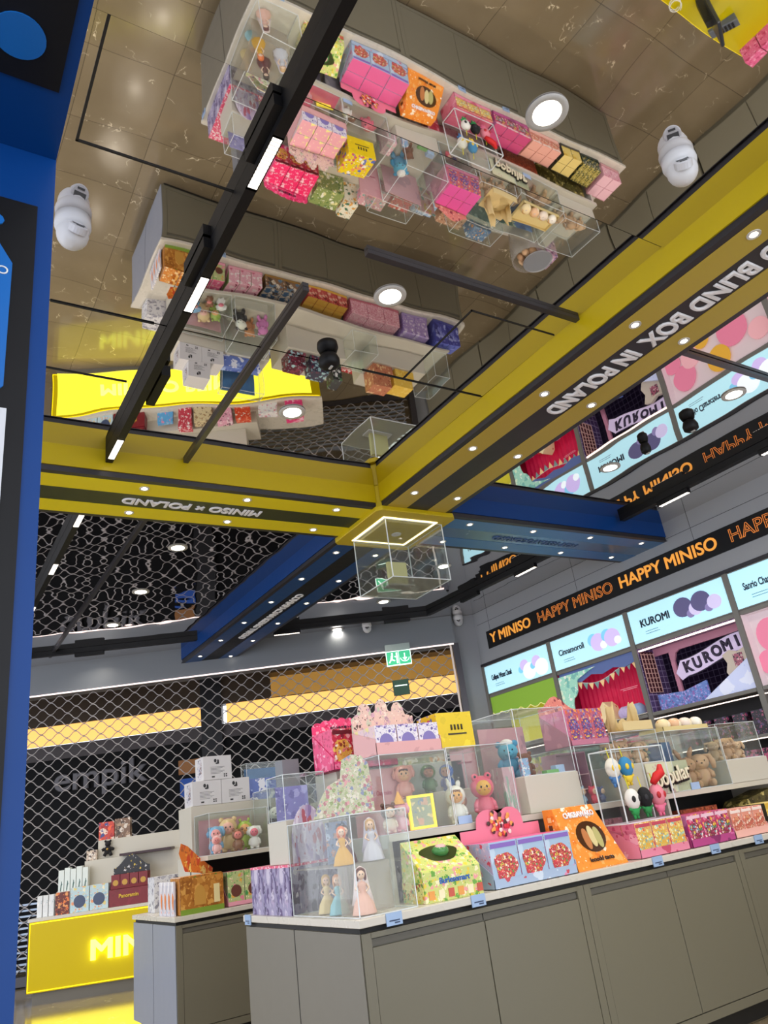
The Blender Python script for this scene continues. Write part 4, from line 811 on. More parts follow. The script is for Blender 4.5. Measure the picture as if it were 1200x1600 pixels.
blk = block('display_block.004', 'small white block standing on the lavender castle boxes', 1.985, 2.27, 4.42, 4.70, 1.264, 1.50)
acrylic('small_clear_case', 'small empty clear case on a block behind the floral carton', 'display case', 1.99, 2.265, 4.43, 4.68, 1.501, 1.76)
cardback(2.13, 4.62, 1.503, .22, .2, P('#8d8ad0', ['#b0aee8', '#7470b8', '#d0d0f0'], 20, .5), 'violet card in the small empty clear case')
# green sloping box
gb = thing('green_toy_box', 'lime green toy box with sloping window lid on the counter edge', 'toy box', (2.55, 3.60, IZ), -.06); GP = P('#a4c832', ['#f0e060', '#7ab020', '#f4f4c8', '#e8a860'], 34, .45); GP2 = P('#cfd77a', ['#e8d040', '#f6eec0', '#6aa83a', '#f0a0a0'], 40, .6)
MB().hexa([(-.19, 0, 0), (.17, 0, 0), (.17, .24, 0), (-.19, .24, 0), (-.19, 0, .145), (.17, 0, .145), (.17, .20, .30), (-.19, .20, .30)]).build('carton', GP2, gb, bevel=.002)
MB().box(-.194, -.190, .01, .225, .02, .10).build('side_print', P('#e8e090', ['#b04a3a', '#e0a030', '#5a8a3a'], 50, .6), gb)
w1 = MB(); sl0 = lambda u, v, o_: (-.01+u, .10+v*.79, .222+v*.61+o_)
pts = [(.115*math.cos(a)*(1+.12*math.sin(3*a)), .062*math.sin(a)) for a in [i*2*PI/24 for i in range(24)]]
w1.add([sl0(u, v, .003) for u, v in pts]+[sl0(u, v, -.01) for u, v in pts], [tuple(range(24))]+[(i, (i+1) % 24, 24+(i+1) % 24, 24+i) for i in range(24)]); w1.build('window', mat('#3a4420', .15), gb)
MB().ell((-.0, .105, .232), (.05, .045, .032), n=14).build('jar_toy', mat('#4a8a4a', .25), gb, smooth=True); MB().ell((.0, .098, .25), (.034, .03, .018), n=12).build('jar_cap', mat('#e8b8b8', .3), gb, smooth=True)
text('Burlesemart', .04, mat('#2c6cc0', .4), gb, (.0, -.003, .095), (1, 0, 0), (0, 0, 1), ext=.001, bold=.001, width=.19); m = MB(); 
for q in range(6): m.cbox(-.15+.06*q, -.002, .035, .035, .003, .04, mi=q % 3)
m.build('small_pictures', [mat('#e8a050'), mat('#f4e8c0'), mat('#c85a48')], gb)
carton('foil_bag_box', 'grey lilac foil pack in the cubby behind the green box', 'pack', 2.74+.06, 3.98, IZ, .16, .05, .22, P('#a8a4b8', ['#c8c4d4', '#88849a'], 14, .5), rot=-.1)
# strawberry display
display(2.80, 3.42, 3.59, IZ, .235, 3, 2, .12, P('#a9c4de', ['#c4d8ec', '#98b4d0'], 10, .4), P('#c8b8dc', ['#e0506a', '#f0d0e0', '#a8b8e0'], 36, .5), mat('#e86aa4', .4), P('#a8bcd8', ['#e890b8', '#d0dcec', '#c84a5a'], 14, .35), 'pale blue', 'blue red-berry box in the heart-topped display', 'red berry print boxes', header='heart', hh=.185, hmat=mat('#e88098', .4), lip=.05, art=P('#c83a48', ['#d83a48', '#e85a5a', '#f4e8d8', '#8a2030', '#5a9a4a', '#e8c050'], 75, .8), band=mat('#8a6ac0', .4))
hb = MB(); rr = random.Random(3)
for q in range(46): a, r_ = rr.uniform(0, 2*PI), rr.uniform(0, .085)**1; hb.ell((r_*1.1*math.cos(a), 0, r_*.9*math.sin(a)), (.014, .003, .014), n=7, mi=rr.randrange(4))
hb.build('berry_heart_print', [mat('#d02838', .4), mat('#f4e4d8', .4), mat('#4a2a24', .4), mat('#e8a04a', .4)], loc=(3.11, 3.83, IZ+.33), label='round cluster of printed berries on the heart-shaped header card', cat='card print')
# orange wedge box
ob = thing('orange_toy_box', 'orange wedge-shaped toy box with dark oval window', 'toy box', (3.66, 3.60, IZ), .0); OR = P('#f08a28', ['#f4a850', '#e87818'], 18, .3); ORF = P('#f2922e', ['#f6b060', '#fff0d8', '#e87c1c'], 30, .3)
MB().hexa([(-.22, 0, 0), (.20, 0, 0), (.20, .22, 0), (-.22, .22, 0), (-.22, .13, .355), (.12, .13, .355), (.12, .22, .355), (-.22, .22, .355)]).build('carton', ORF, ob, bevel=.002)
fy = lambda v: .13*v/.355
def slopep(m, pts, off, mi=0):
    n = len(pts); m.add([(u, fy(v)-off, v) for u, v in pts]+[(u, fy(v)+.006, v) for u, v in pts], [tuple(range(n))]+[(i, (i+1) % n, n+(i+1) % n, n+i) for i in range(n)], mi); return m
el = lambda cx, cz, rx, rz, n=22: [(cx+rx*math.cos(i*2*PI/n), cz+rz*math.sin(i*2*PI/n)) for i in range(n)]
slopep(MB(), el(-.005, .175, .115, .088), .003).build('window', mat('#4a2c14', .12), ob); m = MB()
for q, c_ in enumerate((-.05, 0, .045)): slopep(m, el(c_, .165+.01*(q % 2), .026, .06), .006+.001*q, q)
m.build('toys_inside', [mat('#c07840', .4), mat('#d8c890', .4), mat('#b8b070', .4)], ob)
text('CHICBAWAKO', .045, mat('#f6f0f4', .4), ob, (-.03, fy(.305)-.006, .305), (1, 0, 0), (0, .34, 1), ext=.001, bold=.0025, width=.26); text('leoodd tacta', .035, mat('#2a1a10', .5), ob, (.0, fy(.05)-.006, .05), (1, 0, 0), (0, .34, 1), ext=.001, bold=.001, width=.20)
m = MB(); 
for q in range(6): m.cbox(-.222, .165, .07+.045*q, .003, .06 if q < 2 else .03, .028, mi=q % 2)
m.build('side_pictures', [mat('#5a3818'), mat('#f4c880')], ob)
# gold and pink, raspberry, salmon, yellow, dark green, fluffy pink
display(3.97, 4.44, 3.59, IZ, .205, 3, 2, .115, P('#e8b060', ['#f4e080', '#c84a50', '#8fd0c8', '#e87a4a', '#f6f0c0'], 44, .75), P('#e07a98', ['#f0a8bc', '#c85078'], 16, .4), mat('#d86a88', .4), P('#e68aa4', ['#f4b8c8', '#c8506e'], 12, .35), 'rose pink', 'gold and coral box in the rose pink display', 'gold and coral boxes', lip=.05, art=P('#e0b850', ['#f4e080', '#8fd0c8', '#60a8b0', '#f6f0c0', '#e88a3a'], 60, .8), band=mat('#c84a60', .4))
display(4.47, 4.93, 3.59, IZ, .20, 3, 2, .115, P('#c83a6a', ['#f0c040', '#e84a5a', '#f4e4e8', '#6a2a4a', '#e890b0'], 44, .7), P('#a85a90', ['#c880b0', '#d03080'], 10, .5), mat('#d04880', .4), P('#b84888', ['#d86aa8', '#8a3068'], 8, .5), 'raspberry pink', 'raspberry printed box in the raspberry display', 'raspberry boxes', lip=.05, art=P('#8a2444', ['#e8d040', '#3a8a60', '#f4e4e8', '#60b0c0', '#e06a9a'], 60, .8), band=mat('#f0c8d8', .4))
display(4.95, 5.34, 3.60, IZ, .185, 3, 2, .11, P('#e89a84', ['#f4c8b8', '#d87060', '#f8e4d8'], 40, .6), P('#e8a898', ['#f0c0b0'], 30, .3), mat('#f0b0a0', .4), mat('#f0b8ac', .4), 'salmon pink', 'salmon printed box in the salmon display', 'salmon boxes', lip=.05, art=P('#c86a58', ['#f8d8c8', '#a84838', '#f0e8d0', '#e8a070'], 60, .8), band=mat('#f8e4dc', .4))
display(5.37, 5.66, 3.60, IZ, .19, 2, 2, .11, P('#e8cc70', ['#f4e4a8', '#d8b040'], 18, .4), mat('#3a3c30', .5), mat('#e8d080', .4), mat('#403c34', .5), 'black and yellow', 'plain yellow box in the black and yellow display', 'yellow boxes')
display(5.70, 5.98, 3.62, IZ, .17, 4, 2, .11, P('#26392c', ['#c8b050', '#e8e0c0'], 50, .25), P('#26392c', ['#c8b050'], 50, .2), P('#b0a050', ['#2a4030', '#d8c880'], 50, .5), mat('#1f2c24', .5), 'dark green', 'narrow dark green box in its display', 'dark green boxes')
display(6.02, 6.30, 3.63, IZ, .18, 2, 2, .13, P('#e8a8b8', ['#f4ccd4', '#d88098'], 40, .5), mat('#eeb4c0', .5), mat('#f4c4d0', .6), mat('#d8a0a4', .5), 'dusty pink', 'pale pink box at the far counter end', 'pale pink end boxes')
dg = thing('olive_wedge_carton', 'dark olive wedge carton lying in the riser cubby near the frame edge', 'carton', (5.62, 3.90, IZ+.001), 0); MB().prism([(-.30, 0), (.35, 0), (.35, .28), (.0, .22)], 'y', 0, .2).build('carton', P('#5a5228', ['#3a3418', '#8a7c40', '#c8b870'], 24, .5), dg)
carton('red_brown_carton', 'red brown patterned carton in the riser cubby', 'carton', 5.08, 4.0, IZ+.001, .42, .12, .22, P('#a84a30', ['#8a3420', '#c87048', '#6a281c'], 50, .6))
# ---------- raised level of the front counter
L1 = R1+.001
acrylic('figure_case', 'clear case with a rose card and lit picture frame, left of the hooded figures', 'display case', 2.36, 2.83, 3.90, 4.38, L1, 1.775)
acrylic('figure_case.001', 'clear case of hooded vinyl children on the riser', 'display case', 2.84, 3.33, 3.90, 4.38, L1, 1.785)
cardback(2.55, 4.28, L1+.003, .34, .38, P('#dba8a8', ['#d69c9e', '#e2b4b2'], 6, .4), 'rose pink backing card with small red lettering in the left clear case', 'Cypesd Oayrodes')
st = block('display_block.008', 'frosted step inside the case of hooded children', 2.87, 3.31, 4.14, 4.34, L1+.003, 1.55)
st2 = block('display_block.009', 'frosted step inside the left clear case', 2.64, 2.81, 4.14, 4.34, L1+.003, 1.53)
MB().box(2.37-2.6, 2.82-2.6, 3.905-4.14, 4.37-4.14, 0, .004).build('pink_base_sheet', mat('#e8688a', .4), loc=(2.6, 4.14, L1), label='hot pink base sheet of the left clear case', cat='base sheet')
hooded(2.52, 4.00, L1+.005, .17, '#f0a8b4', 'small pink vinyl figure with a party hat by the lit frame', ears='floppy', skin='#e8c0b0', rot=-.4)
MB().lathe([(.035, 0), (.02, .035), (.004, .07)], (0, 0, 0), 14).build('party_hat', mat('#f0b050', .4), loc=(2.52, 4.0, L1+.155), label='orange party hat on the small pink figure', cat='hat')
hooded(2.43, 3.98, L1+.005, .17, '#f4dcc8', 'small cream vinyl figure with dark brown hair at the left of the case', ears='round', hoodc='#6a3a28', rot=-.3)
lf = thing('lit_picture_frame', 'glowing yellow picture frame standing in the left clear case', 'picture frame', (2.69, 4.02, L1+.005), -.15); MB().box(-.085, -.070, 0, .02, 0, .19).box(.07, .085, 0, .02, 0, .19).box(-.07, .07, 0, .02, 0, .015).box(-.07, .07, 0, .02, .175, .19).build('frame', mat('#f4dc30', .3, emit=.9), lf); MB().box(-.07, .07, .012, .018, .015, .175).build('picture', P('#a8b8a0', ['#d8b8a0', '#88a0b8', '#e8e0b0'], 20, .6), lf)
hooded(2.73, 4.24, 1.531, .22, '#e8a898', 'large pink hooded vinyl child on the step of the left case', ears='floppy', fringe='#5a2c1c', skin='#e8b888', rot=-.5)
hooded(2.935, 4.26, 1.551, .19, '#2c7a34', 'green hooded vinyl child on the upper step', ears='none', fringe='#2a1810', skin='#b87850', rot=-.5)
hooded(3.08, 4.26, 1.551, .18, '#3468b4', 'blue hooded vinyl child on the upper step', ears='none', fringe='#caa84a', skin='#d89a78', rot=-.8)
hooded(3.0, 4.06, L1+.004, .185, '#8a5c44', 'brown hooded vinyl child behind the white one', ears='none', fringe='#3a2418', skin='#d8a078', rot=-.6)
hooded(2.92, 3.985, L1+.004, .235, '#eeeae0', 'white hooded vinyl child with long soft ears at the front', ears='long', fringe='#8a5a30', skin='#eab060', rot=-.5)
hooded(3.15, 4.0, L1+.004, .28, '#f07088', 'coral pink vinyl child with bulging-eyed hood', ears='eyes', skin='#f0b858', rot=-.5)
MB().box(-.05, .05, -.004, 0, 0, .045).build('price_card', mat('#a4bce0', .3), loc=(2.90, 3.897, L1), label='small pale blue price card at the foot of the white hooded figure', cat='price card')
# on top of these cases
display(2.37, 2.84, 3.93, 1.777, .17, 3, 2, .13, P('#e2dde6', ['#8a7cc0', '#a898d0', '#f0e8f0', '#c8b0d8', '#6a5ca0'], 44, .6), P('#e0c4c8', ['#e8d890', '#c8a8c8'], 26, .4), P('#e8a8b4', ['#f0e890', '#f4f0c0', '#e8a8b4'], 22, .4), P('#dfa8a8', ['#e8b8b4', '#d09a9a'], 8, .3), 'dusty pink', 'white violet-bear box in the dusty pink display', 'white boxes with violet bear print', header='ears', hh=.21, hmat=P('#d9bcae', ['#c8a0b0', '#e4d4c4', '#a88a98', '#b8c0a8', '#5a3a34'], 34, .6), lip=.07, motif=mat('#8478b8', .5))
yb = carton('yellow_box', 'bright yellow cube carton on the case of hooded children', 'carton', 3.03, 4.13, 1.787, .27, .24, .225, P('#e6c800', ['#dcc000', '#f0d820'], 16, .3, detail=0), P('#dcbc10', ['#2c4ab0', '#f0e8e0', '#c83a6a', '#3458c0'], 24, .5), P('#e6cc10', ['#4868c0', '#e89a60', '#f0f0e8', '#c85a70'], 30, .6), rot=-.06)
text('I I I I', .04, mat('#3a3018', .5), yb, (.01, -.122, .13), (1, 0, 0), (0, 0, 1), bold=.003, width=.09); MB().box(-.06, .08, -.1225, -.12, .085, .095).build('print_line', mat('#3a3018', .5), yb)
# hot pink display on the tall block
block('display_block.010', 'white block under the hot pink boxes at the back', 2.16, 2.30, 4.74, 4.99, 1.264, 1.75) if False else None
display(2.31, 2.78, 4.36, 1.752, .25, 3, 2, .13, P('#c8284a', ['#f0a0b0', '#e8c860', '#f4e8e8', '#8a1c34', '#e87080'], 34, .6), P('#e84a80', ['#d03068', '#f0709a'], 60, .4, stretch=(.3, 1, 1)), P('#f03070', ['#f6a8c4', '#f8d8e4'], 34, .28), P('#e8407c', ['#f080a8', '#c82860', '#f4b8cc'], 26, .5), 'hot pink', 'crimson box of the pink display', 'crimson boxes', art=P('#e8b050', ['#f4e8d8', '#c84a30', '#e8788a', '#8a3a28'], 50, .7), band=mat('#6a0c24', .4), header='cloud', hh=.12, lip=.05, hword='ゆひ火色口 猫よう合', hcol='#3a1830')
carton('grey_bottle_box', 'grey and white rounded dispenser behind the hot pink display', 'dispenser', 2.22, 4.86, 1.264, .12, .12, .62, mat('#7a7d84', .4), top=mat('#e0e0e4', .4))
# middle: block with case of blue and brown toys, card, magenta display
cardback(3.36, 4.42, L1, .22, .62, P('#d8a4aa', ['#d49ca4', '#deb0b4'], 5, .4), 'rose pink card with red lettering between the two middle cases', 'Cypesd Oayrodes')
acrylic('toy_case', 'clear case with a blue and a brown soft toy on the white block', 'display case', 3.46, 3.92, 3.94, 4.40, 1.571, 2.0)
cardback(3.68, 4.35, 1.574, .42, .36, P('#d0a0a8', ['#d8aab0', '#b8909c'], 5, .4), 'mauve rose card at the back of the blue toy case')
plush(3.60, 4.06, 1.575, .17, '#7a4a34', 'brown soft toy sitting at the front of the middle case', ears='round', rot=-.5)
bt_ = plush(3.58, 4.20, 1.575+.001, .27, '#4a9ac4', 'blue soft toy with white cap behind the brown one', ears='round', rot=-.6, c2='#5aaed0')
MB().ell((0, 0, 0), (.045, .045, .028), n=12).build('toy_cap', mat('#f0ecec', .6), bt_, loc=(0, -.01, .235), smooth=True)
carton('blue_packet', 'small blue packet beside the brown soft toy', 'packet', 3.51, 3.98, 1.575, .06, .03, .11, P('#8cb4dc', ['#d86070', '#f0f0f4'], 60, .5), rot=-.2)
carton('green_dish', 'green oval dish in the middle clear case', 'dish', 3.74, 3.99, 1.575, .11, .05, .022, mat('#7ab86a', .3)); carton('blue_cards', 'stack of pale blue cards in the middle clear case', 'cards', 3.84, 4.02, 1.575, .08, .05, .05, mat('#a8c0e4', .4))
acrylic('dollhouse_case', 'clear case holding a mauve dollhouse with tiny figures', 'display case', 3.96, 4.31, 3.95, 4.40, L1, 1.73)
dh = thing('dollhouse', 'open mauve dollhouse with shelves inside the clear case', 'dollhouse', (4.14, 4.24, L1+.003)); m = MB().box(-.15, .15, .08, .09, 0, .36).box(-.15, -.142, -.06, .08, 0, .36).box(.142, .15, -.06, .08, 0, .36).box(-.142, .142, -.06, .08, .35, .36)
m.build('walls', mat('#c890a8', .5), dh); MB().box(-.142, .142, -.06, .08, .20, .207).box(-.142, .142, -.06, .08, .10, .107).box(.02, .027, -.06, .08, .107, .2).build('floors', mat('#e0b0b8', .5), dh)
hooded(4.04, 4.05, L1+.004, .13, '#9ac0e0', 'tiny pale blue figure in front of the dollhouse', ears='round'); hooded(4.12, 4.02, L1+.004, .12, '#e8506a', 'tiny red striped figure in front of the dollhouse', ears='round'); hooded(4.23, 4.05, L1+.004, .11, '#3a4a8a', 'tiny navy figure in front of the dollhouse', ears='round')
display(3.955, 4.33, 3.955, 1.732, .25, 3, 2, .13, P('#b85a78', ['#e06a3a', '#7a4a8a', '#f0a040', '#8a8ac0', '#c83a4a', '#e8c8a0'], 46, .75), P('#e88ab4', ['#f4b0cc', '#e070a0', '#f0a070'], 16, .35, stretch=(1, 1, .4)), mat('#e85aa8', .4), P('#c07890', ['#d890a4'], 12, .3), 'mauve', 'magenta flower box in the upper display', 'magenta flower boxes', art=P('#6a4484', ['#f0843a', '#e8c050', '#8a8ac8', '#c83a4a', '#4a3a7a'], 70, .8), header='hill', hh=.15, hmat=P('#d88a78', ['#b86a60', '#e0a08c', '#8a3a44', '#f0c0a8'], 26, .45), lip=.04)
# plush toys on a clear frame
cf = acrylic('hanger_case', 'small open clear frame from which soft toys hang above the rose pink display', 'display frame', 3.95, 4.45, 3.62, 3.82, IZ+.207, 1.66, panels='bt', e=.007)
def hangplush(x, z, c, c2, c3, label, tall=.185):
    o = thing('hanging_soft_toy', label, 'soft toy', (x-.11, 3.74 if z > 1.5 else 3.67, z), 0); m = MB(); h = tall
    m.ell((0, 0, -.40*h), (.28*h, .24*h, .36*h), n=16); m.build('head', mat(c, .85), o, smooth=True)
    m = MB(); m.ell((0, 0, -.80*h), (.18*h, .14*h, .17*h), n=12)
    for s in (-1, 1): m.tube([(s*.12*h, 0, -.78*h), (s*.27*h, -.03*h, -.70*h)], [.06*h, .045*h], 8); m.tube([(s*.07*h, 0, -.90*h), (s*.08*h, -.02*h, -1.05*h)], [.055*h, .045*h], 8)
    m.build('body', mat(c2, .85), o, smooth=True)
    m = MB(); [m.ell((s*.13*h, -.19*h, -.40*h), (.085*h, .06*h, .11*h), n=10) for s in (-1, 1)]; m.build('cheek_patches', mat(c3, .7), o, smooth=True)
    MB().tube([(0, .01, -.05*h), (0, .02, .06)], .004, n=6).build('hanging_loop', mat('#d8d020', .5), o); return o
hangplush(4.17, 1.625, '#e8e4d8', '#4a7ab0', '#f0cc30', 'hanging soft toy with cream head and yellow cheek patches'); hangplush(4.30, 1.625, '#3c8cc0', '#f0d040', '#f0d040', 'hanging soft toy with blue head and yellow patches')
hangplush(4.21, 1.42, '#e8e6e0', '#2c9a50', '#181818', 'hanging soft toy with white head, black patches and green body'); hangplush(4.33, 1.42, '#16161a', '#2c8a48', '#2a2a30', 'hanging soft toy with black head and green body'); hangplush(4.455, 1.43, '#e88a9a', '#e87898', '#c02830', 'hanging soft toy with pink head and red patches', .20)
MB().tube([(-.02, 0, 0), (.02, -.01, .04), (.07, -.01, .06), (.09, 0, .11)], [.02, .03, .03, .015], n=10).build('red_bow', mat('#d41c20', .6), loc=(4.34, 3.66, 1.425), smooth=True, label='red curled bow on top of the pink hanging soft toy', cat='bow')
pp = thing('popular_sign', 'cream script sign reading popular with black shadow before a white block', 'sign', (4.80, 3.88, 1.46)); text('popular', .15, mat('#141414', .5), pp, (.012, .008, -.012), (1, 0, .12), (-.12, 0, 1), ext=.006, bold=.008, width=.40); text('popular', .15, mat('#eae4c8', .4), pp, (0, -.012, 0), (1, 0, .12), (-.12, 0, 1), ext=.005, bold=.002, width=.38)
MB().box(-.23, .23, .02, .025, -.112, .10).build('backing_sheet', P('#d6d8b8', ['#cfd4b4', '#c8a8a0'], 24, .1), pp)
MB().ell((0, 0, 0), (.045, .006, .075), n=18).build('white_leaf_tag', mat('#e6ece8', .4), loc=(4.80, 3.915, 1.62), label='white oval tag behind the popular sign', cat='tag') if False else None
# beige soft toys
BG = ['#c9a583', '#bf9a78', '#d2b08e', '#b08a6a']
acrylic('soft_toy_case', 'clear case of beige soft toys on the white block', 'display case', 4.34, 4.82, 3.94, 4.40, 1.571, 1.80)
cardback(4.60, 4.34, 1.574, .4, .2, P('#5c7a74', ['#48645e', '#86a09a'], 16, .5), 'dark teal card behind the beige toys on the block')
for k_, (x, y, h_, e_) in enumerate(((4.43, 4.07, .185, 'lop'), (4.58, 4.09, .20, 'round'), (4.73, 4.07, .18, 'lop'))): plush(x, y, 1.575, h_, BG[k_], 'beige fluffy soft toy on the block, %s' % ORD[k_], ears=e_, rot=-.6)
acrylic('soft_toy_case.001', 'long clear case of tan rabbits on the riser', 'display case', 4.86, 5.50, 3.90, 4.40, L1, 1.775)
cardback(5.00, 4.32, L1+.004, .24, .38, P('#35584e', ['#4a7060', '#2a4a40', '#7a9a70'], 14, .6), 'dark green scenery card in the long clear case'); cardback(5.28, 4.32, L1+.004, .28, .38, P('#4a6a9c', ['#5c80b0', '#3a5480', '#a8c0a0'], 8, .5), 'blue sky card in the long clear case')
for k_, (x, y, h_, e_) in enumerate(((4.96, 4.05, .20, 'lop'), (5.08, 4.02, .17, 'round'), (5.21, 4.05, .26, 'long'), (5.37, 4.05, .28, 'lop'), (5.06, 4.21, .24, 'lop'))): plush(x, y, L1+.004, h_, BG[(k_+1) % 4], 'tan rabbit soft toy in the long clear case, %s' % ORD[k_], ears=e_, rot=-.7)
MB().box(-.05, .05, -.003, 0, 0, .05).build('price_card', mat('#a4bce0', .3), loc=(5.05, 3.896, L1), label='pale blue price card before the long clear case', cat='price card')
acrylic('soft_toy_case.002', 'clear case of rabbits at the far end of the front counter', 'display case', 5.54, 6.06, 3.94, 4.38, 1.521, 1.80)
for k_, (x, h_) in enumerate(((5.66, .18), (5.82, .20), (5.96, .16))): plush(x, 4.1, 1.525, h_, BG[k_], 'beige soft toy in the far end case, %s' % ORD[k_], ears='lop', rot=-.7)
# beige scoop carton and egg tray on top
sc_ = thing('cream_scoop_carton', 'cream cardboard carton with torn curling front above the rabbits', 'carton', (5.00, 4.05, 1.802), 0)
n_ = 26; vs = []; fs = []
for i in range(n_+1):
    a = PI*1.15*i/n_-.25; r_ = .14+.012*math.sin(i*1.9); hh_ = .16+.07*math.sin(i*.55)+.03*math.sin(i*1.7)
    for z_ in (0, .5, 1): vs.append((r_*(1-.15*z_*math.sin(i*.8))*math.cos(a), .02+.12*math.sin(a), hh_*z_))
for i in range(n_):
    for q in range(2): fs.append((3*i+q, 3*i+3+q, 3*i+4+q, 3*i+1+q))
so = MB().add(vs, fs).build('curled_wall', mat('#d8c08a', .6), sc_, smooth=True); sm = so.modifiers.new('thick', 'SOLIDIFY'); sm.thickness = .006
MB().box(-.16, .16, -.10, -.095, 0, .07).box(-.16, .16, -.10, .14, 0, .004).build('front_lip', mat('#dcc690', .6), sc_)
sc_.location.x = 4.66; sc_.location.z = 1.802
et = thing('egg_tray', 'cream paper tray of printed round eggs on top of the long clear case', 'tray', (5.20, 4.05, 1.777)); MB().box(-.27, .27, -.1, .14, 0, .004).box(-.27, .27, -.1, -.096, 0, .035).box(-.27, .27, .136, .14, 0, .035).box(-.27, -.266, -.1, .14, 0, .035).box(.266, .27, -.1, .14, 0, .035).build('tray', mat('#dcc88c', .6), et)
for k_ in range(4): MB().ell((0, 0, .048), (.062 if k_ < 3 else .05, .055, .048), n=18).build('round_egg', P(['#ecd8a8', '#e4b890', '#e8d8c8', '#f0ece0'][k_], ['#d8a868', '#f4e8c8', '#c8b8b0'], 14, .5), loc=(5.0+.13*k_, 4.0, 1.782), smooth=True, label='patterned pastel egg toy in the cream tray, %s' % ORD[k_], cat='egg toy', group='egg toys in the cream tray')
# round basket with grey tray seen in the mirror
bk = thing('round_basket', 'round clear basket of tan toys topped by a grey round tray', 'basket', (5.62, 4.62, R1+.002)); m = MB(); m.lathe([(.12, 0), (.17, .02), (.20, .30), (.205, .44), (.198, .44), (.192, .30), (.165, .03), (.01, .012)], (0, 0, 0), 26); m.build('clear_bowl', clear_sheet('basket_clear', '#f0ece4', .18), bk, smooth=True)
MB().lathe([(.001, 0), (.165, 0), (.175, .012), (.17, .018), (.155, .010), (.001, .010)], (0, 0, 0), 32).build('round_tray', mat('#8e9096', .35, .3), loc=(5.70, 4.58, R1+.452), rotz=0, label='grey round tray lying on the clear round basket', cat='tray', smooth=False)
for k_ in range(7):
    a = 2*PI*k_/7; MB().ell((0, 0, 0), (.055, .04, .04), n=12).build('tan_toy', mat(BG[k_ % 4], .8), loc=(5.62+.095*math.cos(a), 4.62+.095*math.sin(a), R1+.39+.001*k_), smooth=True, label='tan padded toy heaped in the clear round basket, %s around the rim' % ['first', 'second', 'third', 'fourth', 'fifth', 'sixth', 'seventh'][k_], cat='soft toy', group='tan toys in the round basket')
# back half of the front counter (seen in the mirror)
def cube_pack(rows, z, gname):
    for i, (x, y, dx, dy, dz, c, cs, lab) in enumerate(rows): carton('toy_carton', lab, 'carton', x, y, z if not isinstance(c, tuple) else z, dx, dy, dz, P(c, cs, 30, .5), P(c, cs, 22, .3), P(c, cs, 36, .55))
cube_pack([(2.45, 4.86, .22, .2, .34, '#c8c4cc', ['#8a88a0', '#f0f0f0', '#5a5a70'], 'pale grey carton at the back of the front counter near its end'), (2.75, 4.87, .24, .2, .42, '#e8d8b8', ['#d86a5a', '#f4f0e0', '#8ab0a0'], 'cream carton with red print at the back of the front counter'), (3.05, 4.87, .22, .2, .36, '#b8c850', ['#f0f0d0', '#6a8a30'], 'green carton at the back of the front counter'), (3.36, 4.88, .26, .2, .40, '#e8b0c0', ['#f4e0e4', '#c05a7a', '#8ac0c0'], 'pink carton at the back of the front counter'),
           (3.72, 4.87, .28, .2, .44, '#e4a8b4', ['#f8e8ec', '#c86a80', '#6ab0b0', '#e8c860'], 'rose carton with coloured print at the back of the front counter'), (4.08, 4.87, .24, .2, .34, '#d83a28', ['#f4f4f0', '#1c1c1c', '#f08a60'], 'red and white carton at the back of the front counter'), (4.40, 4.87, .26, .2, .28, '#a8c4e8', ['#e0ecf8', '#7898c8'], 'sky blue carton at the back of the front counter'), (4.75, 4.87, .3, .2, .3, '#c89878', ['#e8d0b8', '#8a5a40'], 'tan carton at the back of the front counter'), (5.12, 4.87, .26, .2, .36, '#4a7ab0', ['#8ab0d8', '#f0f0f0', '#e8a050'], 'blue carton at the back of the front counter'), (6.2, 4.86, .22, .22, .4, '#c8a0b8', ['#6a3a5a', '#f0d8e0', '#8a7ab0'], 'mauve carton at the back corner of the front counter')], IZ, 'x')
# cartons standing on the riser behind the front cases
for k_, (x, y, dx, dy, dz, c, cs, nm_) in enumerate(((2.98, 4.60, .3, .2, .21, '#8a9a5a', ['#e8e0a0', '#5a7a40', '#f0f0e0'], 'olive'), (3.22, 4.62, .14, .18, .25, '#e8e4d0', ['#3a6a50', '#e0a040'], 'cream and green'))): carton('toy_carton', '%s carton on the tall white block behind the clear cases' % nm_, 'carton', x, y, 1.752, dx, dy, dz, P(c, cs, 30, .5))
acrylic('wide_clear_case', 'wide empty clear case behind the magenta display', 'display case', 3.5, 3.95, 4.46, 4.70, R1+.002, 1.82); acrylic('wide_clear_case.001', 'empty clear case behind the beige toys', 'display case', 4.5, 5.1, 4.46, 4.70, R1+.002, 1.72)
cardback(4.15, 4.60, R1+.002, .26, .34, P('#e8b8b8', ['#f4d8d4', '#c86a70', '#8ab8b0', '#e8c870'], 20, .5), 'pink picture card standing behind the dollhouse case')

